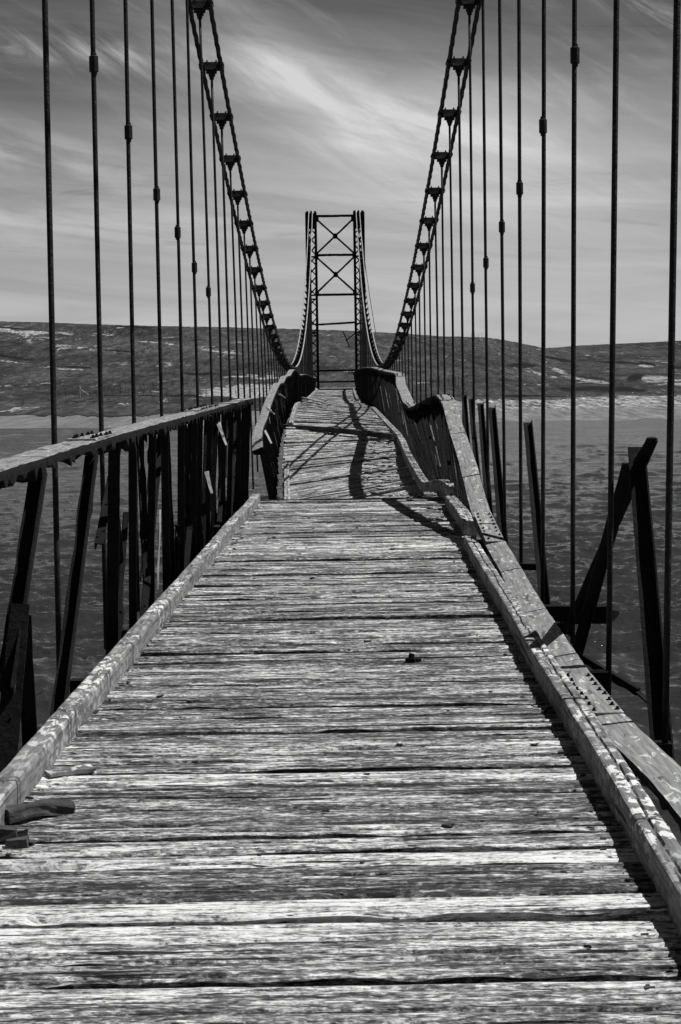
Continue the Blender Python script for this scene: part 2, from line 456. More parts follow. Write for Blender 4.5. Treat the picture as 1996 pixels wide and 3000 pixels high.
def sweep(mb, pts, w, h, step=0.06, amp=0.004, sd=0, side_mi=0, top_mi=0, nw=8, nh=5, bev=0.012, crack=0.0, ragged=0.0, endcut=None):
    """board/beam along pts = (x, y, z_top_centre, roll): top face at z, body hangs below; top grain UVs in metres"""
    P, s = interp_path(pts, step)
    N = len(P)
    sec = []                                   # (a, b) section, clockwise from the left bottom
    for i in range(nh): sec.append((-w/2, -h+h*i/nh))
    for i in range(nw): sec.append((-w/2+w*i/nw, 0))
    for i in range(nh): sec.append((w/2, -h*i/nh))
    for i in range(3): sec.append((w/2-w*i/3, -h))
    sec = np.array(sec); m = len(sec)
    top = np.array([1 if nh <= i < nh+nw else 0 for i in range(m)])
    per = np.r_[0, np.cumsum(np.linalg.norm(np.diff(sec, axis=0), axis=1))]
    T = np.gradient(P[:, :3], axis=0); T /= np.linalg.norm(T, axis=1)[:, None]
    verts = np.empty((N, m, 3))
    for i in range(N):
        d = Vector(T[i]); a = d.cross(Vector((0, 0, 1))).normalized(); u = a.cross(d)
        if P.shape[1] > 3:
            q = Matrix.Rotation(-P[i, 3], 3, d); a = q @ a; u = q @ u
        A = sec[:, 0].copy(); B = sec[:, 1].copy()
        # corner rounding
        ca = np.minimum(np.abs(w/2-np.abs(A)), bev)/bev; cb = np.minimum(np.abs(B), bev)/bev
        rnd = (1-ca)*(1-cb)*bev*0.35
        B = B-rnd; A = A-np.sign(A)*rnd
        nz = fbm(s[i]*9+sd*7, A*25+sd, B*25, sd, 3)*amp + fbm(s[i]*1.6, sd*3.1, A*6, sd+9, 2)*amp*1.5
        B = B+nz*np.where(B > -h*0.5, 1, .4); A = A + np.sign(A)*fbm(s[i]*7, B*30, 2, sd+4, 3)*amp
        if crack: # a long check running along the top
            cx = 0.12*w*vn(s[i]*1.3, sd)+0.03*w*vn(s[i]*9, sd)
            B = B - crack*0.8*np.exp(-((A-cx)/(0.035*w))**2)*(sec[:, 1] > -1e-6)
        if ragged:
            rg = np.maximum(0, fbm(s[i]*14, A*9+3, 1, sd+11, 3))
            B = np.where(sec[:, 1] < -h*0.9, B-ragged*rg*2.2+ragged*0.5, B)
        if endcut and endcut[0] and i < 6: B = B*(0.45+0.09*i)+(-h*0.2)*(1-i/6)*0
        verts[i] = P[i, :3]+np.outer(A, a)+np.outer(B, u)
    fs = []; uvs = []; mi = []
    pm = np.r_[per, per[-1]+np.linalg.norm(sec[0]-sec[-1])]
    for i in range(N-1):
        for k in range(m):
            k2 = (k+1) % m
            fs.append((i*m+k, (i+1)*m+k, (i+1)*m+k2, i*m+k2))
            uvs.append([(s[i]+sd*3, pm[k]+sd), (s[i+1]+sd*3, pm[k]+sd), (s[i+1]+sd*3, pm[k+1]+sd), (s[i]+sd*3, pm[k+1]+sd)])
            mi.append(top_mi if top[k] else side_mi)
    fs.append(tuple(range(m))); uvs.append([(sec[k][1], sec[k][0]) for k in range(m)]); mi.append(side_mi)
    fs.append(tuple((N-1)*m+k for k in range(m-1, -1, -1))); uvs.append([(sec[k][1], sec[k][0]) for k in range(m-1, -1, -1)]); mi.append(side_mi)
    mb.add(verts.reshape(-1, 3), fs, uvs, mi)

# ------------------------------------------------------------------ land, water
def L_(x, xs, ys): return np.interp(x, xs, ys)
sky_u = [-0.55, -0.30, -0.2024, -0.1837, -0.1557, -0.1128, -0.0717, -0.0418, -0.0156, 0.0031, 0.0312, 0.0592, 0.0828, 0.0966, 0.115, 0.1341, 0.1895, 0.209, 0.35, 0.55]
sky_v = [0.034, 0.031, 0.02702, 0.02673, 0.02574, 0.02358, 0.02201, 0.02098, 0.01983, 0.01898, 0.01705, 0.01493, 0.01401, 0.01155, 0.00754, 0.00873, 0.01047, 0.01054, 0.016, 0.02]
WATER = -6.5

def build_land():
    us = np.concatenate([np.linspace(-0.55, -0.21, 40)[:-1], np.linspace(-0.21, 0.21, 360), np.linspace(0.21, 0.55, 40)[1:]])
    nv = 250; ts = np.linspace(0, 1, nv)
    Ush, Ts = np.meshgrid(us, ts, indexing='ij')
    V0 = -0.034; V1 = np.interp(Ush, sky_u, sky_v)
    V = V0+(V1-V0)*Ts
    # distance for each sight slope: shore at 240 m, grass from 290 m, ridge at 700 m (950 m on the right)
    ridge = np.interp(Ush, [-0.2, 0.08, 0.13, 0.3], [700, 700, 980, 1050])
    D = np.interp(Ts*0+V, [-0.034, -0.0255, -0.014, 0.0, 0.03], [240, 292, 395, 540, 760])
    k = np.clip((V-(-0.014))/(V1+0.014), 0, 1)
    D = np.where(V > -0.014, 395+(ridge-395)*k**0.85, D)
    X = Ush*D; Y = D; Z = EYE+V*D
    big = fbm(X/45, Y/60, 0, 3, 4)*0.8; sm = fbm(X/2.2, Y/7, 0, 5, 3)*0.34+fbm(X/14, Y/22, 0, 15, 2)*0.4
    amp = np.clip((V+0.027)/0.006, 0, 1)
    top = np.clip((1-Ts)/0.10, 0.08, 1)
    Z = Z+(big*0.5*top+sm*(0.4+0.6*top))*amp
    # attributes
    sand = np.zeros_like(V); dark = np.zeros_like(V)
    def el(arr, u, v, ru, rv, rot=0.0, g=1.0):
        c, s_ = math.cos(rot), math.sin(rot)
        du = Ush-u; dv = V-v
        a = (du*c+dv*s_)/ru; b = (dv*c-du*s_)/rv
        np.maximum(arr, g*np.exp(-(a*a+b*b)**1.5), out=arr)
    for e in ((-0.178, 0.0215, 0.026, 0.0013, -0.06, 1.0), (-0.172, 0.0172, 0.028, 0.0026, -0.06, 0.5), (-0.15, 0.0128, 0.03, 0.002, -0.1, 0.45),
              (-0.19, 0.006, 0.02, 0.0006, -0.1, 0.7), (-0.148, 0.0006, 0.016, 0.0006, -0.1, 0.85), (-0.102, 0.0140, 0.006, 0.0006, -0.1, 0.95),
              (-0.086, 0.0122, 0.009, 0.0007, -0.16, 0.85), (-0.064, 0.0088, 0.016, 0.0006, -0.12, 0.8), (-0.12, 0.018, 0.03, 0.0010, -0.05, 0.5),
              (-0.049, -0.0135, 0.021, 0.0030, 0.0, 3.0), (-0.052, -0.0045, 0.018, 0.0007, 0, 0.7), (-0.035, -0.006, 0.012, 0.0008, 0, 0.9), (0.005, -0.0025, 0.02, 0.002, 0, 0.42),
              (0.122, -0.0050, 0.009, 0.0015, -0.5, 0.75), (0.130, -0.0088, 0.008, 0.0013, -0.25, 0.7), (0.142, -0.0112, 0.012, 0.0013, -0.12, 0.78), (0.112, -0.0066, 0.010, 0.0008, -0.25, 0.75), (0.098, -0.0085, 0.010, 0.0006, 0, 0.5),
              (0.176, -0.0105, 0.012, 0.0028, -0.15, 0.85), (0.187, -0.0125, 0.012, 0.0026, -0.3, 0.75), (0.170, -0.0030, 0.004, 0.0008, 0, 0.9), (0.193, -0.0052, 0.012, 0.0007, 0, 0.8), (0.104, -0.0025, 0.006, 0.001, -0.3, 0.5)):
        el(sand, *e)
    for e in ((-0.19, 0.0238, 0.03, 0.0005, -0.08, 1.0), (-0.177, 0.0077, 0.014, 0.0007, -0.15, 1.0), (-0.142, 0.0014, 0.010, 0.0005, -0.1, 0.9), (-0.12, 0.0098, 0.012, 0.0007, -0.1, 0.7),
              (-0.11, 0.0225, 0.014, 0.0006, -0.05, 0.9), (-0.075, -0.0035, 0.012, 0.0006, 0.0, 1.0), (-0.10, -0.0150, 0.05, 0.0004, -0.03, 0.95), (-0.14, -0.0176, 0.016, 0.0004, 0, 0.7),
              (0.101, -0.0016, 0.009, 0.0013, -0.05, 1.1), (0.121, 0.0017, 0.010, 0.0010, -0.2, 1.1), (0.155, -0.0010, 0.014, 0.0008, -0.08, 1.1), (0.171, -0.0018, 0.005, 0.0010, -0.2, 1.1), (0.14, -0.0092, 0.012, 0.0008, -0.1, 0.8),
              (0.145, -0.0150, 0.03, 0.0016, -0.03, 0.75), (0.10, -0.0182, 0.014, 0.0008, -0.03, 1.1), (0.118, -0.0190, 0.012, 0.0006, 0, 0.9), (0.193, -0.0045, 0.01, 0.0010, 0, 1.0), (0.164, -0.0095, 0.006, 0.0022, 0.3, 0.8)):
        el(dark, *e)
    edge = np.interp(Ush, [-0.2, -0.1, 0.02, 0.08, 0.12, 0.2], [-0.0250, -0.0262, -0.024, -0.0208, -0.0205, -0.0192])+0.0006*vn(Ush*160)+0.0004*vn(Ush*600)+0.0003*vn(Ush*1500)
    beach = np.clip(0.5+(edge-V)/0.0007*0.5, 0, 1)
    dark = np.maximum(dark, np.exp(-((V-edge-0.0004)/0.00028)**2)*(Ush < 0.06)*0.95)
    rocky = np.clip((Ush-0.05)/0.03, 0, 1)*np.clip((V+0.0275)/0.003, 0.25, 1)
    # skirts: under the water in front, down behind the ridge
    nu = len(us)
    G = np.stack([X, Y, Z], -1)
    fr = G[:, :1].copy(); fr[..., 1] -= 12; fr[..., 2] = WATER-2.0
    back = []
    for dd, dz in ((40, -0.6), (160, -6), (500, -20)):
        q = G[:, -1:].copy(); q[..., 0] *= (1+dd/700); q[..., 1] += dd; q[..., 2] += dz; back.append(q)
    G = np.concatenate([fr, G]+back, 1)
    pad = lambda A: np.concatenate([A[:, :1], A]+[A[:, -1:]]*3, 1)
    sand, dark, beach, rocky = map(pad, (sand, dark, beach, rocky)); sand[:, -3:] = 0; dark[:, -3:] = 0
    n2 = G.shape[1]
    idx = np.arange(nu*n2).reshape(nu, n2)
    f = np.stack([idx[:-1, :-1], idx[1:, :-1], idx[1:, 1:], idx[:-1, 1:]], -1).reshape(-1, 4)
    me = bpy.data.meshes.new('hills'); me.from_pydata(G.reshape(-1, 3).tolist(), [], f.tolist())
    for nm, A in (('sand', sand), ('dark', dark), ('beach', beach), ('rocky', rocky)):
        at = me.attributes.new(nm, 'FLOAT', 'POINT'); at.data.foreach_set('value', A.reshape(-1).astype(np.float32))
    me.materials.append(M_LAND); me.polygons.foreach_set('use_smooth', np.ones(len(f), dtype=bool)); me.update()
    o = bpy.data.objects.new('hills', me); COL.objects.link(o)
    tag(o, kind='structure', label='low grassy hills and stony shore across the creek')
    return G
build_land()

def build_water():
    us = np.concatenate([np.linspace(-0.42, -0.22, 70)[:-1], np.linspace(-0.22, 0.22, 460), np.linspace(0.22, 0.42, 70)[1:]]); vs = np.concatenate([np.linspace(-0.0275, -0.16, 420), np.linspace(-0.16, -0.42, 260)[1:]])
    h0 = EYE-WATER; Yr = h0/(-vs)
    Ug, Yg = np.meshgrid(us, Yr, indexing='ij'); X = Ug*Yg
    dy = np.abs(np.gradient(Yr))[None, :]; dx = 0.00107*Yg
    Z = np.zeros_like(X)
    sp = np.maximum(dy, dx)
    for lx, ly, A, sd, rdg in ((8, 4.6, 0.045, 1, 1), (4.2, 2.4, 0.048, 2, 1), (2.1, 1.25, 0.046, 3, 1), (1.15, 0.68, 0.036, 4, 1), (0.66, 0.38, 0.022, 5, 1), (0.4, 0.23, 0.012, 6, 1)):
        wgt = np.clip((ly/(2.0*dy)-0.5)/0.6, 0, 1)*np.clip((lx/(2.0*dx)-0.4)/0.6, 0, 1)
        wx = X+0.35*Yg*0.25; warp = vn(X/(lx*2), Yg/(ly*2), 0, sd+20)*0.8
        n = vn(X/lx+warp*0.4, (Yg+0.18*X)/ly+warp, 0, sd)
        if rdg: n = (1-np.abs(n))**3.0*2.4-0.8
        Z += A*n*wgt*1.25
    # the waves lie down in patches where the gusts are light
    Z *= 0.75+0.45*vn(X/25, Yg/40, 0, 77)
    Z *= np.clip((0.42-np.abs(Ug))/0.16, 0, 1)*np.clip((0.42+(-h0/Yg))/0.04, 0, 1)
    Z = Z+WATER-0.03
    G = np.stack([X, Yg, Z], -1); nu, nvv = X.shape
    idx = np.arange(nu*nvv).reshape(nu, nvv)
    f = np.stack([idx[:-1, :-1], idx[:-1, 1:], idx[1:, 1:], idx[1:, :-1]], -1).reshape(-1, 4)
    V = G.reshape(-1, 3).tolist(); F_ = f.tolist()
    # calm surround, out to the sides and behind
    o = len(V); q = WATER-0.03
    V += [(-1500, -400, q), (1500, -400, q), (1500, 900, q), (-1500, 900, q)]
    a, b_, c, d = idx[0, -1], idx[-1, -1], idx[-1, 0], idx[0, 0]
    F_ += [(o, o+1, int(b_), int(a)), (o+1, o+2, int(c), int(b_)), (o+2, o+3, int(d), int(c)), (o+3, o, int(a), int(d))]
    me = bpy.data.meshes.new('water'); me.from_pydata(V, [], F_)
    me.polygons.foreach_set('use_smooth', np.ones(len(F_), dtype=bool)); me.materials.append(M_WATER); me.update()
    w = bpy.data.objects.new('water', me); COL.objects.link(w); tag(w, kind='structure', label='dark rippled creek water')
build_water()
# one sheet of sea bed / ground that reaches past the hills
mb = MB(); mb.add([(-3000, -800, -9), (3000, -800, -9), (3000, 5000, -9), (-3000, 5000, -9)], [(0, 1, 2, 3)])
tag(mb.build('ground', M_CONC), kind='structure')
# walled causeway that carries the road from the far tower to the hill
mb = MB(); vs = []; fs = []
cw = [(118.6, 2.3, -0.25), (150, 2.4, -0.3), (200, 2.6, -1.2), (260, 3.2, -2.6), (330, 4, -3.6), (420, 5, -4.3)]
for i, (y, hw, z) in enumerate(cw):
    vs += [(-hw, y, -8.5), (-hw, y, z), (hw, y, z), (hw, y, -8.5)]
    if i: fs += [((i-1)*4+k, (i-1)*4+k+1, i*4+k+1, i*4+k) for k in range(3)]
fs.append((0, 3, 2, 1)); mb.add(vs, fs)
tag(mb.build('causeway', mat_concrete(0.16, 0.34)), kind='structure', label='pale gravel causeway behind the far tower')

# ------------------------------------------------------------------ the bridge
bridge = thing('suspension_bridge', (0, 58, 0), 'derelict narrow suspension bridge with a buckled plank deck and far lattice tower over dark water', 'bridge')

def part(mb, name, mats, label=None, parent=None, **kw):
    o = mb.build(name, mats, parent or bridge, **kw)
    if label: o['label'] = label
    return o

# --- deck edge lines: near part straight, far part buckled (x, y, z)
def nearL(y): return -1.235+0.0185*(y-4)
def nearR(y): return 0.985+0.0125*(y-4)+max(0, y-15.3)*0.012
far_L = [(-0.66, 21.0, -0.42), (-0.70, 24.0, -0.50), (-0.76, 26.2, -0.45), (-0.82, 28.3, -0.33), (-0.88, 30.3, -0.14), (-0.93, 32.8, 0.09), (-0.97, 35.5, 0.27), (-1.02, 42, 0.50), (-1.12, 50, 0.45), (-1.08, 60, 0.34), (-1.08, 75, 0.28), (-1.16, 98, 0.14), (-1.2, 113, 0.03)]
far_R = [(1.18, 21.0, -0.10), (1.22, 24.0, -0.14), (1.21, 26.5, -0.12), (1.17, 29.0, 0.0), (1.12, 31.0, 0.10), (1.08, 33.2, 0.17), (1.08, 36.0, 0.24), (1.05, 43, 0.30), (0.93, 51, 0.34), (0.80, 62, 0.24), (0.85, 78, 0.17), (0.97, 98, 0.09), (1.1, 113, 0.01)]
FL, _ = interp_path(far_L, 0.1); FR, _ = interp_path(far_R, 0.1)
tL = np.linspace(0, 1, len(FL)); tR = np.linspace(0, 1, len(FR))
def far_edge(t, side):
    A, q = (FL, tL) if side < 0 else (FR, tR)
    return np.array([np.interp(t, q, A[:, k]) for k in range(3)])
def edge_at(y, side):
    A = FL if side < 0 else FR
    return np.array([np.interp(y, A[:, 1], A[:, 0]), y, np.interp(y, A[:, 1], A[:, 2])])

def plank(mb, a0, a1, b0, b1, nx, ny, sd, tone, th=0.055, amp=0.003, holes=()):
    """a0/a1 left end near/far corners, b0/b1 right end near/far corners"""
    s = np.linspace(0, 1, nx+1)[:, None]; q = np.linspace(0, 1, ny+1)[None, :]
    a0, a1, b0, b1 = map(np.array, (a0, a1, b0, b1))
    P = (a0*(1-s[..., None])+b0*s[..., None])*(1-q[..., None]) + (a1*(1-s[..., None])+b1*s[..., None])*q[..., None]
    X = P[..., 0]; wd = np.linalg.norm(a1-a0)
    z = fbm(X*2.2+sd, q*wd*38, 0, sd, 4)*amp + vn(X*0.9, sd*1.7, 0, sd)*amp*0.8 + (q-0.5)*vn(sd*3.3)*amp*2.2
    # worn edges
    e = np.minimum(q, 1-q)*wd
    z = z-0.010*np.exp(-(e/0.009)**2)*(1+0.8*vn(X*6, q*2, 1, sd))
    # splits along the grain
    for k in range(4):
        qc = 0.5+0.42*vn(sd*5.1+k*7.7)+0.05*vn(X*1.4, k, sd*1.0, sd+k); on = np.clip(vn(X*1.1+k*9, sd*2.2, 0, sd+5)*3, 0, 1)
        z = z-0.018*on*np.exp(-(((q-qc)*wd)/0.0045)**2)
    P[..., 2] += z
    wear = 0.6+0.9*np.clip(vn(X*0.8, sd*1.9, 0, sd+8), -0.5, 1)
    ea = (np.abs(vn(X*2.4, sd, 0, sd+3))*0.010+np.abs(vn(X*11, sd, 0, sd+4))*0.004)*wear
    eb = (np.abs(vn(X*2.9, sd+.5, 0, sd+6))*0.010+np.abs(vn(X*13, sd, 0, sd+7))*0.004)*wear
    P[..., 1] += np.where(q < 0.02, ea, 0)-np.where(q > 0.98, eb, 0)
    for (hx, hy, rx, ry, dp) in holes:
        g = np.exp(-(((X-hx)/rx)**4+((P[..., 1]-hy)/ry)**4))
        P[..., 2] -= dp*g*(1+0.3*vn(X*40, P[..., 1]*60, 0, 3))
    V = P.reshape(-1, 3); n = ny+1; fs = []; uvs = []
    ox, oy = sd*1.37 % 50, sd*0.731 % 30
    for i in range(nx):
        for j in range(ny):
            f = (i*n+j, (i+1)*n+j, (i+1)*n+j+1, i*n+j+1); fs.append(f)
            uvs.append([(V[k][0]+ox, (k % n)/ny*wd+oy) for k in f])
    base = len(V); low = []
    ring = [i*n for i in range(nx+1)]+[nx*n+j for j in range(1, n)]+[i*n+ny for i in range(nx-1, -1, -1)]+[j for j in range(n-2, 0, -1)]
    for k in ring: low.append(V[k]-np.array([0, 0, th]))
    m = len(ring)
    for k in range(m):
        k2 = (k+1) % m; f = (ring[k], base+k, base+k2, ring[k2]); fs.append(f)
        uvs.append([(V[ring[k]][0]+ox, oy), (V[ring[k]][0]+ox, oy-th), (V[ring[k2]][0]+ox, oy-th), (V[ring[k2]][0]+ox, oy)])
    fs.append(tuple(base+k for k in range(m-1, -1, -1))); uvs.append([(0, 0)]*m)
    mb.add(np.vstack([V, np.array(low)]), fs, uvs, 0, tone)

gaps = [3.35, 3.5, 3.66, 3.83, 3.98, 4.17, 4.33, 4.48, 4.65, 4.82, 4.99, 5.19, 5.36, 5.55, 5.72, 5.89, 6.07, 6.32, 6.5, 6.7, 6.89, 7.08, 7.26, 7.42, 7.64, 7.8, 7.96, 8.1, 8.23, 8.38, 8.52]
tones = {4.82: .98, 4.99: 1.0, 5.55: .95, 5.72: .62, 4.33: .62, 5.19: .12, 5.36: .30, 4.48: .40, 6.70: .78, 7.26: .62, 4.17: .45, 7.64: .6}
while gaps[-1] < 20.75: gaps.append(gaps[-1]+random.uniform(0.135, 0.215))
gaps[-1] = 20.9
holes = [(0.04, 7.30, 0.085, 0.022, 0.06), (0.08, 5.215, 0.12, 0.024, 0.06), (-1.0, 5.62, 0.20, 0.024, 0.055), (0.62, 7.53, 0.16, 0.012, 0.05), (-0.62, 6.1, 0.09, 0.012, 0.04), (0.8, 5.22, 0.22, 0.014, 0.05), (-0.55, 5.17, 0.06, 0.010, 0.04), (-0.85, 5.05, 0.05, 0.03, 0.02), (0.45, 5.9, 0.10, 0.008, 0.04), (-0.3, 8.9, 0.12, 0.014, 0.05), (0.5, 10.3, 0.2, 0.02, 0.06), (-0.7, 11.6, 0.15, 0.02, 0.06), (0.2, 6.62, 0.05, 0.012, 0.04), (-0.2, 5.6, 0.07, 0.008, 0.03), (0.3, 4.72, 0.14, 0.014, 0.05), (-0.5, 4.55, 0.2, 0.012, 0.05)]
mb = MB()
for i in range(len(gaps)-1):
    y0, y1 = gaps[i], gaps[i+1]; g = random.uniform(0.006, 0.016) if random.random() < .55 else random.uniform(0.02, 0.036); sk = random.uniform(-0.012, 0.012)*(2.2 if random.random() < .2 else 1)
    if y1 < 8: nx, ny = 140, 26
    elif y1 < 12: nx, ny = 90, 16
    else: nx, ny = 50, 8
    tn = tones.get(round(y0, 2), random.uniform(0.22, 0.52)+(0.22 if random.random() < 0.2 else 0))
    dz = random.uniform(-0.006, 0.006)+(0.010 if random.random() < .22 else 0)
    la, lb = nearL(y0)-random.uniform(0.05, 0.12), nearR(y0)+random.uniform(0.02, 0.08)
    plank(mb, (la, y0+g-sk, dz), (la, y1-sk, dz), (lb, y0+g+sk, dz), (lb, y1+sk, dz), nx, ny, i+1, tn, amp=0.0035 if y1 < 12 else 0.003,
          holes=[h for h in holes if y0-0.05 < h[1] < y1+0.05])
part(mb, 'deck', M_DECK, 'near level run of weathered planks', tone=True)

mb = MB(); y = 0.0; i = 0
Ltot = 92.0
while y < Ltot-0.1:
    wd = random.uniform(0.13, 0.2) if y < 50 else random.uniform(0.2, 0.34)
    t0, t1 = y/Ltot, (y+wd)/Ltot; g = 0.012/Ltot
    # arc length is shared, so planks fan and skew where the two edges buckle differently
    a0, a1, b0, b1 = far_edge(t0+g, -1), far_edge(t1, -1), far_edge(t0+g, 1), far_edge(t1, 1)
    g = random.choice((0.01, 0.015, 0.035))/Ltot; j = np.array([0, random.uniform(-.012, .012), random.uniform(-.010, .010)]); j[2] += 0.026 if random.random() < .13 else 0; hz = np.array([0, 0, j[2]])
    nx, ny = (30, 4) if y < 15 else (12, 2)
    ext = np.array([random.uniform(0.0, 0.05), 0, 0])
    plank(mb, a0-ext+j, a1-ext+j, b0+ext*2-j+hz*2, b1+ext*2-j+hz*2, nx, ny, 300+i, random.uniform(0.40, 0.66), th=0.05, amp=0.004)
    y += wd; i += 1
part(mb, 'deck', M_DECK, 'buckled far run of planks tilting to the left', tone=True)

# --- kerbs
def kerb(pts, label, sd, w=0.09, h=0.115, step=0.05, crack=0.014, amp=0.0028, marks=()):
    mb = MB(); sweep(mb, pts, w, h, step=step, amp=amp, sd=sd, nw=18, nh=6, bev=0.012, crack=crack)
    return part(mb, 'kerb', M_KERB, label)
pL = [(nearL(y)+0.035-0.045+0.006*math.sin(y*1.7), y, 0.108+0.004*math.sin(y*2.3), 0) for y in (3.2, 5, 7, 9, 11, 13, 15, 17, 19, 20.75)]
kerb([(x-0.0, y, z, r) for x, y, z, r in pL], 'straight left kerb beam mottled with pale lichen', 1, step=0.03)
def kR(y): return 0.905+0.0125*(y-4)+0.045+max(0, y-13)*0.006
kerb([(kR(y)+0.005*math.sin(y*1.9), y, 0.11+0.004*math.sin(y*2.1), 0) for y in (3.2, 5, 7, 9, 11, 13, 15.2)], 'long right kerb beam blotched with bright lichen', 2, w=0.095, step=0.03, crack=0.018)
kerb([(1.185, 16.35, 0.13, 0.05), (1.20, 17.3, 0.14, 0.02), (1.215, 18.6, 0.13, 0), (1.24, 20.0, 0.10, 0)], 'short broken kerb block at the end of the level deck', 3, w=0.12, h=0.13, crack=0.01)
kr3 = [(1.29, 20.1, 0.20, 0), (1.22, 20.9, 0.22, 0), (1.155, 21.9, 0.14, 0), (1.13, 23.0, 0.06, 0), (1.135, 24.4, 0.04, 0), (1.13, 26.5, 0.08, 0), (1.11, 28.5, 0.16, 0), (1.13, 31.5, 0.25, 0), (1.13, 33.5, 0.28, 0), (1.09, 38, 0.32, 0), (1.0, 50, 0.40, 0)]
kerb(kr3, 'wavy right kerb beam with its near end lifted', 4, w=0.11, h=0.12, step=0.08)
kerb([(edge_at(y, 1)[0]-0.03, y, edge_at(y, 1)[2]+0.10, 0) for y in (66, 78, 90, 100, 112)], 'far right kerb beam by the tower', 5, step=0.25)
kerb([(edge_at(y, -1)[0]+0.02, y, edge_at(y, -1)[2]+0.10, 0) for y in (24.0, 26, 28.4, 30.2)], 'leaning left kerb stub below the rail', 6, step=0.08)
kerb([(edge_at(y, -1)[0]+0.05, y, edge_at(y, -1)[2]+0.10, 0) for y in (36.5, 41, 46, 52)], 'pale left kerb beam beyond the loose beam', 7, step=0.12)
kerb([(edge_at(y, -1)[0]+0.04, y, edge_at(y, -1)[2]+0.10, 0) for y in (62, 75, 90, 110)], 'far left kerb beam by the tower', 8, step=0.25)

# --- handrails
def rail(pts, label, sd, w=0.165, h=0.06, step=0.05, ragged=0.03):
    mb = MB(); sweep(mb, pts, w, h, step=step, amp=0.004, sd=sd, side_mi=1, top_mi=0, nw=6, nh=3, bev=0.01, ragged=ragged)
    return part(mb, 'handrail', [M_RAIL, M_RUST], label)
railL1 = [(-1.335, 3.2, 1.185, 0.0), (-1.33, 6.7, 1.19, 0.0), (-1.285, 9.1, 1.20, 0.0), (-1.22, 13.5, 1.195, 0), (-1.17, 17.5, 1.185, 0), (-1.12, 22.6, 1.165, 0)]
rail(railL1, 'straight standing left handrail of the near run', 21, w=0.175, h=0.06, step=0.03, ragged=0.05)
railL2 = [(-1.03, 23.4, 0.50, 0.35), (-1.09, 24.7, 0.60, 0.2), (-1.17, 29, 0.76, 0.15), (-1.20, 31.5, 0.90, 0.1), (-1.22, 34.5, 1.06, 0.05), (-1.235, 38, 1.20, 0), (-1.24, 40.5, 1.19, 0.1), (-1.255, 43, 1.29, 0), (-1.26, 48, 1.33, 0), (-1.27, 51, 1.43, 0), (-1.27, 56, 1.42, 0), (-1.28, 60, 1.27, 0.1), (-1.28, 68, 1.24, 0), (-1.28, 80, 1.16, 0), (-1.22, 95, 0.93, 0), (-1.20, 105, 0.88, 0)]
rail(railL2, 'buckled left handrail climbing out of the dip', 22, w=0.15, h=0.05, step=0.06, ragged=0.06)
railR1 = [(1.20, 3.9, -0.02, 0.0), (1.235, 5.6, -0.01, 0.02), (1.245, 6.6, -0.02, 0.05), (1.17, 7.8, 0.0, 0.1), (1.165, 8.8, 0.0, 0.15), (1.20, 10.6, 0.0, 0.2), (1.25, 12.4, 0.0, 0.2), (1.26, 13.4, 0.05, 0.2), (1.23, 14.7, 0.18, 0.2), (1.235, 15.9, 0.31, 0.2), (1.24, 17.2, 0.59, 0.15), (1.245, 19.0, 0.89, 0.1), (1.255, 20.4, 1.13, 0.05), (1.245, 21.1, 1.19, 0), (1.15, 22.3, 1.12, 0), (1.07, 23.5, 1.02, 0), (1.04, 24.6, 0.98, 0), (1.025, 25.8, 1.02, 0), (1.03, 27.5, 1.13, 0), (1.05, 29.5, 1.23, 0), (1.12, 31.8, 1.34, 0), (1.16, 33.5, 1.39, 0), (1.12, 35.5, 1.41, 0), (1.05, 38, 1.43, 0), (1.03, 48, 1.48, 0), (1.08, 56, 1.48, 0), (1.02, 70, 1.44, 0), (1.0, 85, 1.30, 0), (1.05, 105, 1.15, 0), (1.12, 110, 1.15, 0)]
rail(railR1, 'long right handrail that sags to the deck and buckles farther on', 23, w=0.165, h=0.055, step=0.05, ragged=0.055)

def polyz(P, y):
    A = np.array(P); return np.interp(y, A[:, 1], A[:, 0]), np.interp(y, A[:, 1], A[:, 2])

# bolt strips on the rails: two rows of nuts on a thin plate
def bolts(P, y0, y1, label, n=7, zoff=0.004):
    mb = MB(); x0, z0 = polyz(P, y0); x1, z1 = polyz(P, y1)
    mb.beam((x0, y0, z0+zoff), (x1, y1, z1+zoff), 0.15, 0.008, mi=0)
    for k in range(n):
        y = y0+(y1-y0)*(k+0.5)/n; x, z = polyz(P, y)
        for sx in (-0.05, 0.052):
            jx, jy = random.uniform(-.006, .006), random.uniform(-.015, .015)
            mb.tube([(x+sx+jx, y+jy, z), (x+sx+jx, y+jy, z+0.016)], 0.013, 6, mi=1)
            mb.tube([(x+sx+jx, y+jy, z), (x+sx+jx+.002, y+jy, z+0.026)], 0.007, 6, mi=1)
    return part(mb, 'splice_plate', [M_RAIL, M_RUST], label)
bolts(railL1, 9.1, 9.85, 'bolted splice on the near left handrail', 5)
bolts(railL1, 15.2, 17.2, 'bolted splice farther along the left handrail', 7)
bolts(railR1, 7.9, 8.9, 'bolted splice where the right handrail lies beside the kerb', 8, 0.008)
bolts(railR1, 14.3, 15.5, 'bolted splice at the foot of the rising right handrail', 8, 0.006)
bolts(railR1, 20.5, 21.3, 'bolted splice on the hump of the right handrail', 4)
bolts(railR1, 24.6, 25.6, 'bolted splice in the dip of the right handrail', 4)
bolts(railR1, 31.9, 33.2, 'bolted splice on the far rise of the right handrail', 5)

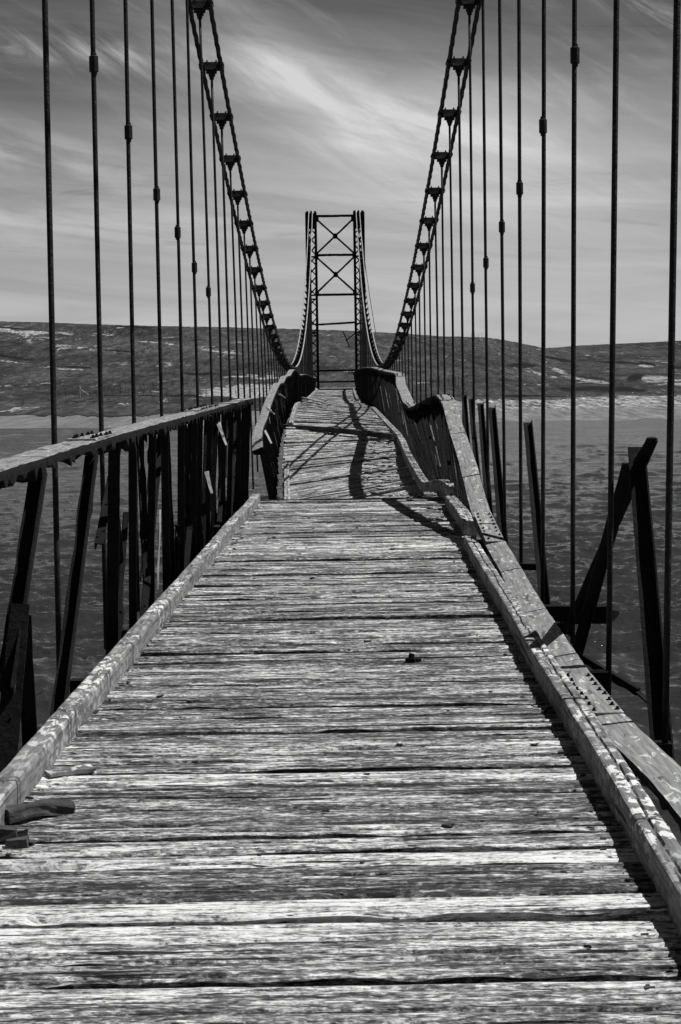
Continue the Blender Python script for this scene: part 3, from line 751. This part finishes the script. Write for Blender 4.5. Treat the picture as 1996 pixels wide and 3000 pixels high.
# --- side posts: rusted angle irons
def post(p, q, w=0.072, name='post', label=None, sd=0, taper=0.94, rough=0.0035, facing=1, edge=False, deep=0.9):
    """angle iron from top p to bottom q: one flange faces the camera, one runs back along the bridge"""
    mb = MB(); p, q = Vector(p), Vector(q); seg = 14
    d = (q-p).normalized(); a = d.cross(Vector((0, 1, 0))).normalized()*(-1 if facing < 0 else 1); b = a.cross(d)
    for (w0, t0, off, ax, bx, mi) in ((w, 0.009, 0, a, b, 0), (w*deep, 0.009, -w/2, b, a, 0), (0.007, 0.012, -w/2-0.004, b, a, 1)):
        if mi == 1 and not edge: continue  # last strip is an added pale line, a painted edge highlight
        vs = []; fs = []
        for i in range(seg+1):
            t = i/seg; c = p.lerp(q, t); k = 1.0+(taper-1)*(1-t)
            n1 = float(fbm(t*9, sd*3.3, ax.x, sd, 3))*rough*2.2
            ww = w0*k
            lo, hi = (-ww/2-n1, ww/2+n1*0.6) if off == 0 else (0.0, ww+n1)
            cc = c if off == 0 else c+a*(-w*k/2)
            for (u, v) in ((lo, -t0/2), (hi, -t0/2), (hi, t0/2), (lo, t0/2)):
                vs.append(cc+ax*u+bx*v)
        for i in range(seg):
            for k in range(4): fs.append((i*4+k, i*4+(k+1) % 4, (i+1)*4+(k+1) % 4, (i+1)*4+k))
        fs += [(3, 2, 1, 0), tuple(seg*4+k for k in range(4))]
        mb.add(vs, fs, mi=mi)
    for k in range(3):   # rust blisters
        t = random.random(); c = p.lerp(q, t)+a*random.uniform(-w/3, w/3)-b*0.006
        mb.box(c, (0.010, 0.006, 0.012), Matrix.Rotation(random.random()*3, 3, 'Y'))
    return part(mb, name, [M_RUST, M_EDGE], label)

PL = [(7.64, 1.12, 7.15, 0.28, .085), (9.11, 1.12, 8.3, -.05, .075), (9.97, 1.13, 10.2, -.25, .072), (10.75, 1.12, 11.2, -.25, .06), (11.77, 1.13, 12.1, -.25, .062), (12.5, 1.13, 13.2, -.25, .07),
      (13.64, 1.13, 14.2, -.25, .066), (14.7, 1.12, 15.2, -.25, .075), (15.3, 1.12, 15.7, -.25, .06), (16.3, 1.12, 16.5, -.25, .062), (17.0, 1.12, 16.9, -.25, .06), (18, 1.12, 18.6, -.25, .066), (19.1, 1.12, 19.4, -.25, .066), (20.4, 1.12, 20.9, -.25, .07), (21.3, 1.12, 21.7, -.25, .07), (22.2, 1.12, 22.6, -.25, .075)]
n = 0
for (y0, z0, y1, z1, w) in PL:
    x0, _ = polyz(railL1, y0); lb = None
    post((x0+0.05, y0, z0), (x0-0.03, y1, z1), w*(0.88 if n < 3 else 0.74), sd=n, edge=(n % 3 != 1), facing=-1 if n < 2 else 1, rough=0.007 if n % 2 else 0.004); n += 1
# broken lower half of the nearest pair, splitting in two
post((-1.285, 7.25, 0.62), (-1.36, 7.0, -0.35), 0.085, sd=40, label='flaking lower half of the nearest left post')
post((-1.30, 7.42, 0.55), (-1.30, 7.5, -0.3), 0.06, sd=41)
for k, (y0, z0, y1, z1) in enumerate(((12.9, 1.1, 11.7, -0.1), (15.9, 1.1, 14.6, -0.1), (19.6, 1.1, 18.2, 0.0), (10.6, 1.1, 9.9, 0.6), (17.9, 1.1, 16.6, -.1), (21.0, 1.1, 19.8, -.1), (14.9, 1.05, 15.6, .1))):
    x0, _ = polyz(railL1, y0); post((x0-0.02, y0, z0), (x0-0.05, y1, z1), 0.045, name='brace', sd=60+k)

for k in range(16):
    y0 = 10.3+k*0.72+random.uniform(-.2, .2); x0, _ = polyz(railL1, y0); ln = random.uniform(-0.7, 0.7)
    zt = 1.12 if random.random() < .65 else random.uniform(0.3, 0.9); zb = -0.2 if random.random() < .6 else random.uniform(0.1, 0.6)
    if zt-zb < 0.4: zt = 1.12
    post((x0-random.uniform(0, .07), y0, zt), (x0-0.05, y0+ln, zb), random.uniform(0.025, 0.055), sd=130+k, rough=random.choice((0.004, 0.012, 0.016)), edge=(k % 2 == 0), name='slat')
# right side: free-standing leaning posts and crossed braces where the handrail has dropped
XR = 1.55; FX = 1.55/1.47
def ox(y, z): return y*FX, EYE-(EYE-z)*FX
for k, (y0, z0, y1, z1, w, lb) in enumerate(((21.0, 1.19, 19.9, -.15, .07, None), (20.0, 1.16, 18.4, -.2, .062, None), (18.62, 1.14, 17.4, -.2, .075, None), (17.26, 1.13, 16.0, -.25, .085, 'broad leaning post beside the dropped handrail'),
                                        (14.02, 1.09, 12.88, -.27, .08, 'lone leaning post over open water'), (8.95, 1.13, 8.23, -.30, .098, 'tall nearest right post at the head of the crossed braces'))):
    y0, z0 = ox(y0, z0); y1, z1 = ox(y1, z1)
    post((XR, y0, z0), (XR+0.0, y1, z1), w*FX*0.95, deep=0.6, sd=80+k, label=lb, edge=(k == 4), taper=0.80, facing=-1)
post((XR+0.035, 9.15, 1.165), (XR+0.035, 12.7, -.36), 0.055, deep=0.35, name='brace', sd=90, label='long slanting brace with a torn top end', facing=-1)
post((XR-0.025, 9.5, 1.02), (XR-0.025, 11.8, -.42), 0.07, deep=0.35, name='brace', sd=91, label='shorter slanting brace in front of the long one', facing=-1)
mb = MB(); mb.beam((1.0, 12.94, -0.245), (1.93, 12.84, -0.245), 0.10, 0.125, seg=8, jit=0.003); mb.beam((1.93, 12.84, -0.25), (1.99, 12.83, -0.23), 0.08, 0.10, taper=0.15)
part(mb, 'crossbeam', M_RUST, 'crossbeam stub with a pointed broken end sticking out over the water')
mb = MB(); mb.beam((1.40, 14.75, -0.10), (1.66, 14.7, -0.11), 0.07, 0.05, seg=4, jit=.004); part(mb, 'crossbeam', M_RUST, 'short crossbeam stub beside the lone post')
mb = MB(); mb.beam((1.60, 11.9, -0.40), (1.92, 11.6, -0.58), 0.04, 0.05, seg=6, jit=.006); mb.beam((1.915, 11.605, -0.577), (2.02, 11.54, -0.68), 0.07, 0.012, taper=.6)
part(mb, 'brace', M_RUST, 'bent scrap of brace hanging below the crossed braces')
# floor beams under the deck, one at each hanger pair
for i in range(0, 9):
    y = 7.74+1.83*i
    if abs(y-13.23) < .2: continue
    mb = MB(); mb.beam((-1.44, y, -0.16), (1.42, y, -0.16), 0.08, 0.14); part(mb, 'crossbeam', M_RUST)

# pickets of the buckled run
def pickets(ya, yb, railP, side, dyf, step, w, keep, label, sd):
    """individual posts up to keep of them, the rest in one mesh"""
    y = ya; k = 0; rest = MB()
    while y < yb:
        x0, z0 = polyz(railP, y); dy = dyf(y); yy = y+dy
        if side > 0: e = edge_at(min(max(yy, 20.9), 112), 1); x1, z1 = e[0]+0.17, e[2]-0.22
        else: e = edge_at(min(max(yy, 21), 112), -1); x1, z1 = e[0]-0.15, e[2]-0.22
        jy = random.uniform(-0.25, 0.25); p = (x0-side*0.03, y, z0-0.05); q = (x1, yy+jy, z1)
        ww = w*random.uniform(0.75, 1.3)
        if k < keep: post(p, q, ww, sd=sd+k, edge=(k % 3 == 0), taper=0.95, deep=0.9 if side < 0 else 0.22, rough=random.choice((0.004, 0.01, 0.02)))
        else: rest.beam(p, q, ww, 0.014, up=(0, 1, 0), seg=2, jit=0.003)
        y += step*random.uniform(0.6, 1.4)*(1 if k < keep else 1.15); k += 1
    # thin pale slivers of bare wood between them
    for k in range(16):
        y = random.uniform(ya, 44); x0, z0 = polyz(railP, y); yy = y+dyf(y); e = edge_at(min(max(yy, 21), 112), side)
        t0 = random.uniform(0, .6); t1 = t0+random.uniform(.2, .5); p = Vector((x0-side*0.05, y, z0-0.06)); q = Vector((e[0]+side*0.10, yy+random.uniform(-1, 1), e[2]-0.1))
        m_ = MB(); m_.beam(p.lerp(q, t0), p.lerp(q, min(t1, 1)), random.uniform(0.008, 0.016), 0.008, up=(0, 1, 0), seg=3, jit=.003, taper=.5)
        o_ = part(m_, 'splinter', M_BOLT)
    if rest.v:
        o = part(rest, 'post', M_RUST, label); o['kind'] = 'stuff'
pickets(24.6, 108, railL2, -1, lambda y: 1.6 if y < 40 else 0.3, 0.62, 0.055, 24, 'far left railing posts towards the tower', 200)
pickets(18.4, 108, railR1, 1, lambda y: float(np.interp(y, [18, 21, 24, 30, 38, 60], [-.6, -1.0, -1.6, -1.8, -0.8, 0.2])), 0.46, 0.066, 34, 'far right railing posts towards the tower', 300)

# --- main cables, clamps, hangers
CX = {-1: -1.475, 1: 1.54}
def cz(y): return 1.50+(0.00274 if y < 59.1 else 0.00292)*(59.1-y)**2
def cx(side, y): return CX[side]+(0.035 if side < 0 else 0.005)*max(0, min(1, (60-y)/60))*(1 if side < 0 else 1)
def rope(side, off, y0, y1, step, n, tw, mat, r=0.0255):
    ys = np.arange(y0, y1+step, step); mb = MB()
    mb.tube([(cx(side, y)+off, y, cz(y)) for y in ys], r, n=n, twist=tw)
    return mb
cable_part = {}
for side, nm in ((-1, 'left'), (1, 'right')):
    for off in (-0.115, 0.115):
        mb = rope(side, off, -1.0, 14, 1.0, 8, None, M_FLAT)
        ys = np.arange(14, 46, 0.035); mb.tube([(cx(side, y)+off, y, cz(y)) for y in ys], 0.027, n=9, twist=0.62)
        ys = np.arange(46, 61, 0.6); mb.tube([(cx(side, y)+off, y, cz(y)) for y in ys], 0.027, n=8)
        o = part(mb, 'cable', M_FLAT, f'{"outer" if off*side > 0 else "inner"} rope of the {nm} main cable, near half', smooth=True)  # near half darker: its shaded underside is put into the colour
        cable_part[(side, off)] = o
        mb = rope(side, off, 60.4, 117.0, 1.0, 8, None, M_ROPE_LIT, 0.025)  # same rope, paler here: sunlight on its top side painted in
        mb.tube([(cx(side, 117)+off, 117.0, cz(117)), (cx(side, 117)+off*0.9, 117.3, 11.45)], 0.03)
        part(mb, 'cable', M_ROPE_LIT, f'{"outer" if off*side > 0 else "inner"} rope of the {nm} main cable, far bright half', smooth=True)

def clamp_mesh():
    mb = MB()
    mb.box((0, 0, 0.012), (0.20, 0.055, 0.05)); mb.box((0, 0, -0.028), (0.225, 0.065, 0.045), jit=.004)
    for sx in (-0.115, 0.115):
        mb.tube([(sx, -0.075, -0.0), (sx, 0.075, 0.0)], 0.040, 8); mb.box((sx*0.86, 0, -0.012), (0.05, 0.10, 0.065), jit=.004)
    mb.box((0, 0, -0.066), (0.13, 0.05, 0.04), jit=.005); mb.box((0, 0, -0.10), (0.085, 0.045, 0.04), jit=.005); mb.tube([(0, 0, -0.11), (0, 0, -0.165)], [0.034, 0.026], 6)
    for sx in (-0.055, 0.055):
        mb.tube([(sx, 0, 0.03), (sx, 0, 0.052)], 0.019, 6); mb.tube([(sx, 0, 0.045), (sx+.003, 0, 0.074)], 0.010, 6)
    mb.tube([(-0.085, 0.0, 0.044), (0.085, 0.0, 0.044)], 0.008, 6)
    return mb
def slope(y): return math.atan(2*(0.00274 if y < 59.1 else 0.00292)*(y-59.1))
protos = {}
NH = 60
ROD = [9.57+1.83*(i-1) for i in range(NH)]          # i = 0 is the hanger at 7.74 m
far_clamps = {(-1): MB(), 1: MB()}
def place_copy(src, loc, rot, parent, name):
    o = src.copy(); COL.objects.link(o); o.location = loc; o.rotation_euler = rot
    return o
clamp_me = None
for side in (-1, 1):
    for i in range(NH):
        y = ROD[i]
        if y > 114: break
        if y < 14: continue
        X = cx(side, y); par = cable_part[(side, 0.115)]
        if y < 61:
            if clamp_me is None:
                tmp = clamp_mesh().build('clamp', M_FLAT); clamp_me = tmp.data; bpy.data.objects.remove(tmp)
            o = bpy.data.objects.new('clamp', clamp_me); COL.objects.link(o)
            o.location = (X, y, cz(y)); o.rotation_euler = (slope(y)*0.6, 0, random.uniform(-.06, .06))
            o.parent = par; o.matrix_parent_inverse = Matrix.Translation((0, 58, 0)).inverted() @ Matrix.Identity(4) if False else par.matrix_world.inverted()
            o['group'] = 'clamps joining the two ropes of each main cable'
        else:
            m = far_clamps[side]; z = cz(y)
            m.box((X, y, z+0.0), (0.25, 0.07, 0.05)); m.box((X, y, z-0.06), (0.12, 0.05, 0.08)); m.tube([(X, y, z-.08), (X, y, z-.17)], 0.03, 5)
            m.box((X-.06, y, z+.05), (.03, .03, .05)); m.box((X+.06, y, z+.05), (.03, .03, .05))
    o = part(far_clamps[side], 'clamp', M_RUST, 'far cable clamps climbing to the tower'); o['kind'] = 'stuff'

# hangers; the lower ends follow the displaced deck
def foot(side, y):
    if side < 0: return float(np.interp(y, [7.7, 9.57, 13.2, 16.9, 20.6, 26, 40, 60, 117], [-1.50, -1.50, -1.475, -1.435, -1.40, -1.38, -1.40, -1.44, -1.46]))
    return float(np.interp(y, [7.7, 9.57, 13.2, 16.9, 20.6, 30, 60, 117], [1.39, 1.43, 1.49, 1.545, 1.56, 1.56, 1.53, 1.5]))
stuff = {-1: MB(), 1: MB()}
for side in (-1, 1):
    for i in range(NH):
        y = ROD[i]
        if y > 114: break
        if side < 0 and i == 0: continue
        jx = random.uniform(-.012, .012); jy = random.uniform(-0.05, 0.05)
        top = Vector((cx(side, y), y, cz(y)-0.12)); zb = -0.22 if y < 21 else (edge_at(min(y, 112), side)[2]-0.25)
        bot = Vector((foot(side, y)+jx*0.5, y+jy, zb))
        r = 0.0155
        if i < 46:
            mb = MB(); nseg = 10; bow = random.uniform(-.006, .006)
            pts = [top.lerp(bot, k/nseg)+Vector((bow*math.sin(math.pi*k/nseg), 0, 0)) for k in range(nseg+1)]
            mb.tube(pts, r, 8)
            o = part(mb, 'hanger_rod', M_ROD, smooth=True); o['group'] = 'thin iron hanger rods'
            zc = 1.556+2.07-0.205*(i-1)
            zc = {2: 3.436, 3: 3.246, 4: 2.976, 5: 2.80, 6: 2.576, 7: 2.40}.get(i, None)
            if zc:
                t = (top.z-zc)/(top.z-bot.z); c = top.lerp(bot, t); cb = MB()
                prof = [(-.050, .024), (-.046, .029), (.046, .029), (.050, .024)]
                cb.tube([c+Vector((0, 0, q[0])) for q in prof], [q[1] for q in prof], 10)
                cb.tube([c+Vector((0, 0, -.068)), c+Vector((0, 0, .068))], 0.019, 8)
                oc = cb.build('coupling_sleeve', M_FLAT, smooth=False)
                oc.parent = o; oc.matrix_parent_inverse = Matrix.Identity(4)
        else:
            stuff[side].tube([top, bot], r*0.9, 5)
    o = part(stuff[side], 'hanger_rod', M_FLAT, 'far hanger rods close to the tower'); o['kind'] = 'stuff'
# loose wire dangling from the right tower head
mb = MB(); pts = []
for k in range(13):
    t = k/12; pts.append((1.75+(2.42-1.75)*t, 116.2-9*t, 9.6-(9.6-3.0)*t-0.25*math.sin(math.pi*t)))
mb.tube(pts, 0.02, 5); part(mb, 'wire', M_FLAT, 'loose thin wire dangling outside the right cable')

# ------------------------------------------------------------------ far tower (part of the bridge, own sub-parts)
TY = 117.0
def tz(yimg): return (1142-yimg)*0.022
tower = bpy.data.objects.new('tower', None); COL.objects.link(tower); tower.location = (0.07, TY, 0); tower.parent = bridge
tower.matrix_parent_inverse = Matrix.Translation((0, -58, 0)); tower['label'] = 'rusted lattice tower closing the far end'
def tpart(mb, name, label=None, mat=None):
    o = mb.build(name, mat or M_RUST); o.parent = tower; o.matrix_parent_inverse = Matrix.Translation((-0.07, -TY, 0))
    if label: o['label'] = label
    return o
bars = [11.05, 8.58, 6.06, 4.22, 1.22]
for sx, nm in ((-1.44, 'left'), (1.58, 'right')):
    mb = MB()
    xi = sx+0.27 if sx < 0 else sx-0.27; xo = sx-0.27 if sx < 0 else sx+0.27
    for yy in (TY, TY+0.55):
        for xx, ww in ((xi, 0.16), (xo, 0.23)):
            mb.beam((xx, yy, -1.2), (xx, yy, 11.3), ww, 0.09, up=(0, 1, 0))
        z = -0.6; k = 0
        dz = 0.62
        while z < 10.2:
            mb.beam((xi, yy+0.01*(k % 2), z), (xo, yy+0.01*(k % 2), z+dz), 0.06, 0.02, up=(0, 1, 0))
            mb.beam((xo, yy+0.025, z), (xi, yy+0.025, z+dz), 0.06, 0.02, up=(0, 1, 0)); z += dz*1.06; k += 1
        for zb in (8.5, 6.05, 5.8, 4.2, 3.65, 3.45, 1.2): mb.beam((xi, yy, zb), (xo, yy, zb), 0.02, 0.08)
    z = -0.5
    while z < 10.5:
        for xx in (xi, xo): mb.beam((xx, TY, z), (xx, TY+0.55, z+0.6), 0.02, 0.045, up=(1, 0, 0))
        z += 0.62
    # solid head plates
    for yy in (TY-0.055, TY+0.60):
        for k, xx in enumerate((sx-0.25, sx, sx+0.25)):
            mb.box((xx, yy, 10.85), (0.15, 0.02, 1.05))
        mb.box((sx, yy+0.024, 10.80), (0.56, 0.02, 0.90))
    mb.box((sx, TY+0.27, 10.30), (0.5, 0.45, 0.06)); mb.box((sx, TY+0.27, 11.0), (0.12, 0.4, 0.7))
    tpart(mb, 'leg', f'{nm} lattice leg')
    mb = MB(); mb.box((sx, TY+0.28, -3.9), (0.95, 1.3, 5.4)); tpart(mb, 'footing', f'concrete footing under the {nm} leg', M_CONC)
xl, xr = -1.44+0.32, 1.58-0.32
for k, z in enumerate(bars):
    mb = MB(); mb.beam((xl-0.1, TY-0.03, z+(0.0 if k != 3 else -.06)), (xr+0.1, TY-0.03, z+(0.0 if k != 3 else .06)), 0.06, 0.15 if k < 3 else 0.12, seg=14, jit=0.012 if k in (0, 1, 3) else 0.004)
    tpart(mb, 'cross_beam')
mb = MB(); mb.beam((xl, TY-0.6, 0.5), (xr-0.1, TY-0.6, 0.5), 0.05, 0.10); tpart(mb, 'cross_beam', 'low bar across the end of the deck')
mb = MB(); mb.beam((xl-0.1, TY-1.6, 0.03), (xr, TY-1.6, 0.03), 0.2, 0.12, seg=8, jit=.008); mb.beam((xl, TY-2.6, -0.06), (xr, TY-2.6, -0.06), 0.25, 0.10); tpart(mb, 'cross_beam', 'sill beam at the end of the planks')
for za, zb in ((10.85, 8.70), (8.42, 6.25)):
    for (p, q) in (((xl+.02, za), (xr-.02, zb)), ((xl+.02, zb), (xr-.02, za))):
        mb = MB(); mb.beam((p[0], TY-0.04+(0.03 if p[1] > q[1] else 0), p[1]), (q[0], TY-0.04+(0.03 if p[1] > q[1] else 0), q[1]), 0.115, 0.03, up=(0, 1, 0), seg=12, jit=0.008); tpart(mb, 'brace')
    mb = MB(); mb.box(((xl+xr)/2, TY-0.085, (za+zb)/2), (0.30, 0.02, 0.34)); tpart(mb, 'gusset')
for xx, s_ in ((xl-0.02, 1), (xr+0.02, -1)):
    for zc, w, h in ((10.82, 0.36, 0.40), (8.56, 0.26, 0.44), (6.2, 0.26, 0.24)):
        mb = MB(); vs = [(-w/2, 0, -h/2), (w/2, 0, -h/2*0.6), (w/2, 0, h/2*0.9), (-w/2, 0, h/2)]
        vs = [(xx+s_*v[0], TY-0.10, zc+v[2]) for v in vs]; vs += [(v[0], TY-0.085, v[2]) for v in vs]
        mb.add(vs, [(0, 1, 2, 3), (7, 6, 5, 4), (0, 4, 5, 1), (1, 5, 6, 2), (2, 6, 7, 3), (3, 7, 4, 0)]); tpart(mb, 'gusset')
mb = MB(); mb.beam((xr+0.05, TY-0.05, 3.62), (xr-0.62, TY-0.06, 3.12), 0.07, 0.03, up=(0, 1, 0)); mb.beam((xr-0.78, TY-0.09, 3.72), (xr-0.38, TY-0.09, 2.72), 0.07, 0.03, up=(0, 1, 0))
tpart(mb, 'brace', 'snapped lower brace left hanging from the right leg')

# ------------------------------------------------------------------ loose things on the deck
mb = MB(); P0, P1 = Vector((-1.06, 36.9, 0.31)), Vector((1.12, 32.9, 0.29))
sweep(mb, [(P0.x, P0.y, 0.38, 0), (0.0, 34.9, 0.36, 0), (P1.x-.08, P1.y, 0.30, 0)], 0.12, 0.10, step=0.1, amp=0.005, sd=50, nw=4, nh=3)
tag(mb.build('loose_beam', M_OLD), 'long dark beam lying slantwise across the buckled deck', 'beam')

mb = MB(); sweep(mb, [(-1.165, 6.14, 0.055, 0), (-1.10, 6.19, 0.058, 0.1), (-1.03, 6.25, 0.052, 0), (-0.955, 6.30, 0.034, 0)], 0.062, 0.046, step=0.010, amp=0.013, sd=71, nw=8, nh=5, bev=0.005, crack=0.012)
tag(mb.build('timber_fragment', M_OLD), 'dark rotten chunk of timber beside the left kerb near the camera', 'timber fragment')
for k, (x, y, s, lb) in enumerate(((-1.13, 5.93, .045, 'rounded dark lump at the left edge below the rotten chunk'), (-1.07, 5.83, .032, 'small dark lump just right of the rounded one'))):
    mb = MB(); mb.box((x, y, s*0.45), (s*2, s*1.1, s*0.9), jit=s*0.35); mb.box((x+s, y+.02, s*.3), (s*1.4, s*.7, s*.6), jit=s*.2)
    tag(mb.build('timber_fragment', M_OLD), lb, 'timber fragment')
mb = MB(); mb.beam((-1.13, 6.85, 0.012), (-0.97, 6.95, 0.012), 0.06, 0.016, seg=6, jit=0.004); tag(mb.build('splinter', M_KERB), 'flat pale splinter tucked against the left kerb', 'splinter')
mb = MB(); c = Vector((0.37, 9.43, 0.0)); mb.tube([c, c+Vector((0, 0, .02))], 0.032, 6); mb.tube([c+Vector((0, 0, .02)), c+Vector((0.004, 0, .042))], 0.017, 6); mb.box(c+Vector((0.035, 0, 0.008)), (0.03, 0.03, 0.016), jit=.003)
tag(mb.build('bolt_nut', M_RUST), 'rusty nut and washer lying alone in the middle of the deck', 'nut')
proto = None
for (x, y) in ((0.95, 8.72), (0.93, 8.05), (0.97, 7.9), (0.90, 7.98), (-0.86, 8.5), (-0.70, 8.35), (-0.45, 9.8), (-0.35, 11.2), (0.15, 10.1), (-0.72, 14.1), (-0.55, 16.9), (-0.62, 18.9), (0.45, 15.2), (0.1, 12.4), (0.55, 13.8), (-0.1, 17.8), (-0.9, 12.1), (0.78, 7.28), (0.35, 6.0), (-0.2, 13.2)):
    if proto is None:
        mb = MB(); mb.box((0, 0, 0.005), (0.032, 0.014, 0.009), jit=0.004); mb.box((0.013, 0.004, 0.009), (0.016, 0.010, 0.007), jit=0.002)
        proto = mb.build('wood_chip', M_OLD); o = proto
    else: o = proto.copy(); COL.objects.link(o)
    o.location = (x, y, 0.002); o.rotation_euler = (0, 0, random.uniform(-.5, .5)); s_ = random.uniform(0.6, 1.15); o.scale = (s_, s_, s_)
    tag(o, 'small dark wood chip lying on the near level planks', 'wood chip', 'dark wood chips scattered over the near deck')
mb = MB()
for k in range(420):
    y = random.uniform(4.0, 20); side = random.random()
    x = (nearL(y)+0.03+abs(random.gauss(0, .05))) if side < .4 else (nearR(y)-0.11-abs(random.gauss(0, .06)) if side < .7 else random.uniform(nearL(y)+.05, nearR(y)-.1))
    q = random.uniform(0.003, 0.009); mb.box((x, y, 0.004+q*.4), (q*random.uniform(1, 4), q, q*.8), Matrix.Rotation(random.uniform(-.6, .6), 3, 'Z'), jit=q*.3)
tag(mb.build('grit', M_OLD), 'dark grit and crumbs strewn along the near deck', kind='stuff')
bl = ('longest pale splintered board in the pile on the far deck', 'short board crossing the pile on the far deck', 'thin board at the right of the far pile', 'stubby board at the left of the far pile', 'bent strip on top of the far pile')
for k, (x0, y0, z0, x1, y1, z1, w) in enumerate(((-1.02, 54, .62, -0.15, 47, .55, .07), (-0.9, 60, .45, -0.35, 52, .52, .08), (-0.7, 66, .38, -0.3, 56, .48, .07), (-1.05, 57, .5, -0.7, 53.5, .56, .09), (-0.95, 50, .6, -0.2, 46.6, .53, .05))):
    mb = MB(); mb.beam((x0, y0, z0), (x1, y1, z1), w, 0.025, seg=6, jit=.008); tag(mb.build('broken_board', M_KERB), bl[k], 'board')
# slivers caught on the rails
sl_ = ((-1.13, 29.0, 0.92, -0.98, 28.6, 0.80), (-1.10, 27.4, 0.62, -0.97, 26.8, 0.42), (-1.19, 36.5, 1.02, -1.02, 36.2, 0.92), (-1.11, 17.0, 1.03, -1.02, 16.7, 0.84), (-1.13, 15.6, 0.66, -1.08, 15.5, 0.48), (-1.20, 11.9, 0.10, -1.18, 12.0, 0.62))
sn = ('pale sliver dangling from the dipped left rail', 'pale sliver low on the dipped left rail', 'pale sliver high on the climbing left rail', 'pale sliver hanging under the splice of the straight left rail', 'short pale sliver halfway down the left posts', 'thin bright lath standing between the left posts')
for k, q in enumerate(sl_):
    mb = MB(); mb.beam(q[:3], q[3:], 0.035 if k < 5 else 0.012, 0.012, up=(0, 1, 0), seg=4, jit=.004, taper=.5); part(mb, 'splinter', M_PALE, sn[k])

# ------------------------------------------------------------------ fences and posts on the far shore
def land_pt(u, v):
    V1 = np.interp(u, sky_u, sky_v); ridge = np.interp(u, [-0.2, 0.08, 0.13, 0.3], [700, 700, 980, 1050])
    D = np.interp(v, [-0.034, -0.0255, -0.014], [240, 292, 395])
    if v > -0.014: D = 395+(ridge-395)*((v+0.014)/(V1+0.014))**0.85
    return Vector((u*D, D, EYE+v*D))
def fence(a, b, n, h, label, wires=True, r=0.06, lean=0.0, mat=None, gap=0.15):
    A, B = land_pt(*a), land_pt(*b); root = thing('wire_fence', A.lerp(B, .5), label, 'fence')
    pts = []
    for k in range(n):
        t = k/(n-1); u = a[0]+(b[0]-a[0])*t; v = a[1]+(b[1]-a[1])*t; p = land_pt(u, v)
        if random.random() < gap: pts.append(p); continue
        mb = MB(); q = p+Vector((random.uniform(-lean, lean), 0, h*random.uniform(0.75, 1.15)))
        mb.tube([p-Vector((0, 0, .6)), q], r, 5); o = mb.build('fence_post', mat or M_OLD, root); pts.append(p)
    if wires:
        mb = MB()
        for hh in (0.45, 0.85): mb.tube([p+Vector((0, 0, h*hh)) for p in pts], 0.012, 4)
        mb.build('wire', M_OLD, root)
fence((-0.153, -0.0145), (-0.055, -0.0160), 24, 1.5, 'line of thin fence posts along the left shore grass', lean=0.25)
fence((-0.128, -0.0125), (-0.10, -0.0115), 12, 1.7, 'crooked fence posts on the slope behind the shore fence', wires=False, lean=0.7)
fence((-0.09, -0.0095), (-0.048, -0.0090), 8, 1.8, 'sparse upright posts above the pale gravel patch', wires=False, lean=0.1)
fence((0.048, -0.0120), (0.074, -0.0120), 16, 2.2, 'close set picket fence on the slope right of the tower', wires=False, lean=0.05, gap=0.05)
fence((0.0745, 0.0138), (0.082, 0.0130), 5, 2.4, 'short row of posts on the skyline', wires=False, lean=0.1, gap=0)
fence((0.092, 0.0065), (0.098, 0.0045), 5, 3.0, 'pale leaning posts below the skyline', wires=False, lean=1.0, mat=M_PALE, gap=0, r=0.05)
fence((0.102, 0.0015), (0.110, -0.0005), 6, 2.2, 'fanned pale stakes above the dark bank', wires=False, lean=1.6, mat=M_PALE, gap=0, r=0.05)
fence((0.106, -0.0100), (0.120, -0.0115), 5, 2.2, 'pale broken stakes above the right beach', wires=False, lean=1.2, mat=M_PALE, gap=0, r=0.06)
p = land_pt(-0.141, -0.0145); root = thing('strainer_post', p, 'stout pale corner post with a slanting stay at the left end of the shore fence', 'post')
mb = MB(); mb.tube([p-Vector((0, 0, .6)), p+Vector((0, 0, 2.0))], 0.16, 6); mb.build('post', M_PALE, root)
mb = MB(); mb.tube([p+Vector((2.0, 0, 0.1)), p+Vector((0.1, 0, 1.4))], 0.08, 5); mb.build('stay', M_PALE, root)
p = land_pt(0.0755, 0.0142); mb = MB(); mb.tube([p-Vector((0, 0, .5)), p+Vector((0, 0, 3.4))], 0.17, 6); tag(mb.build('tall_post', M_OLD), 'tallest dark post on the skyline right of the tower', 'post')

bpy.context.view_layer.update()
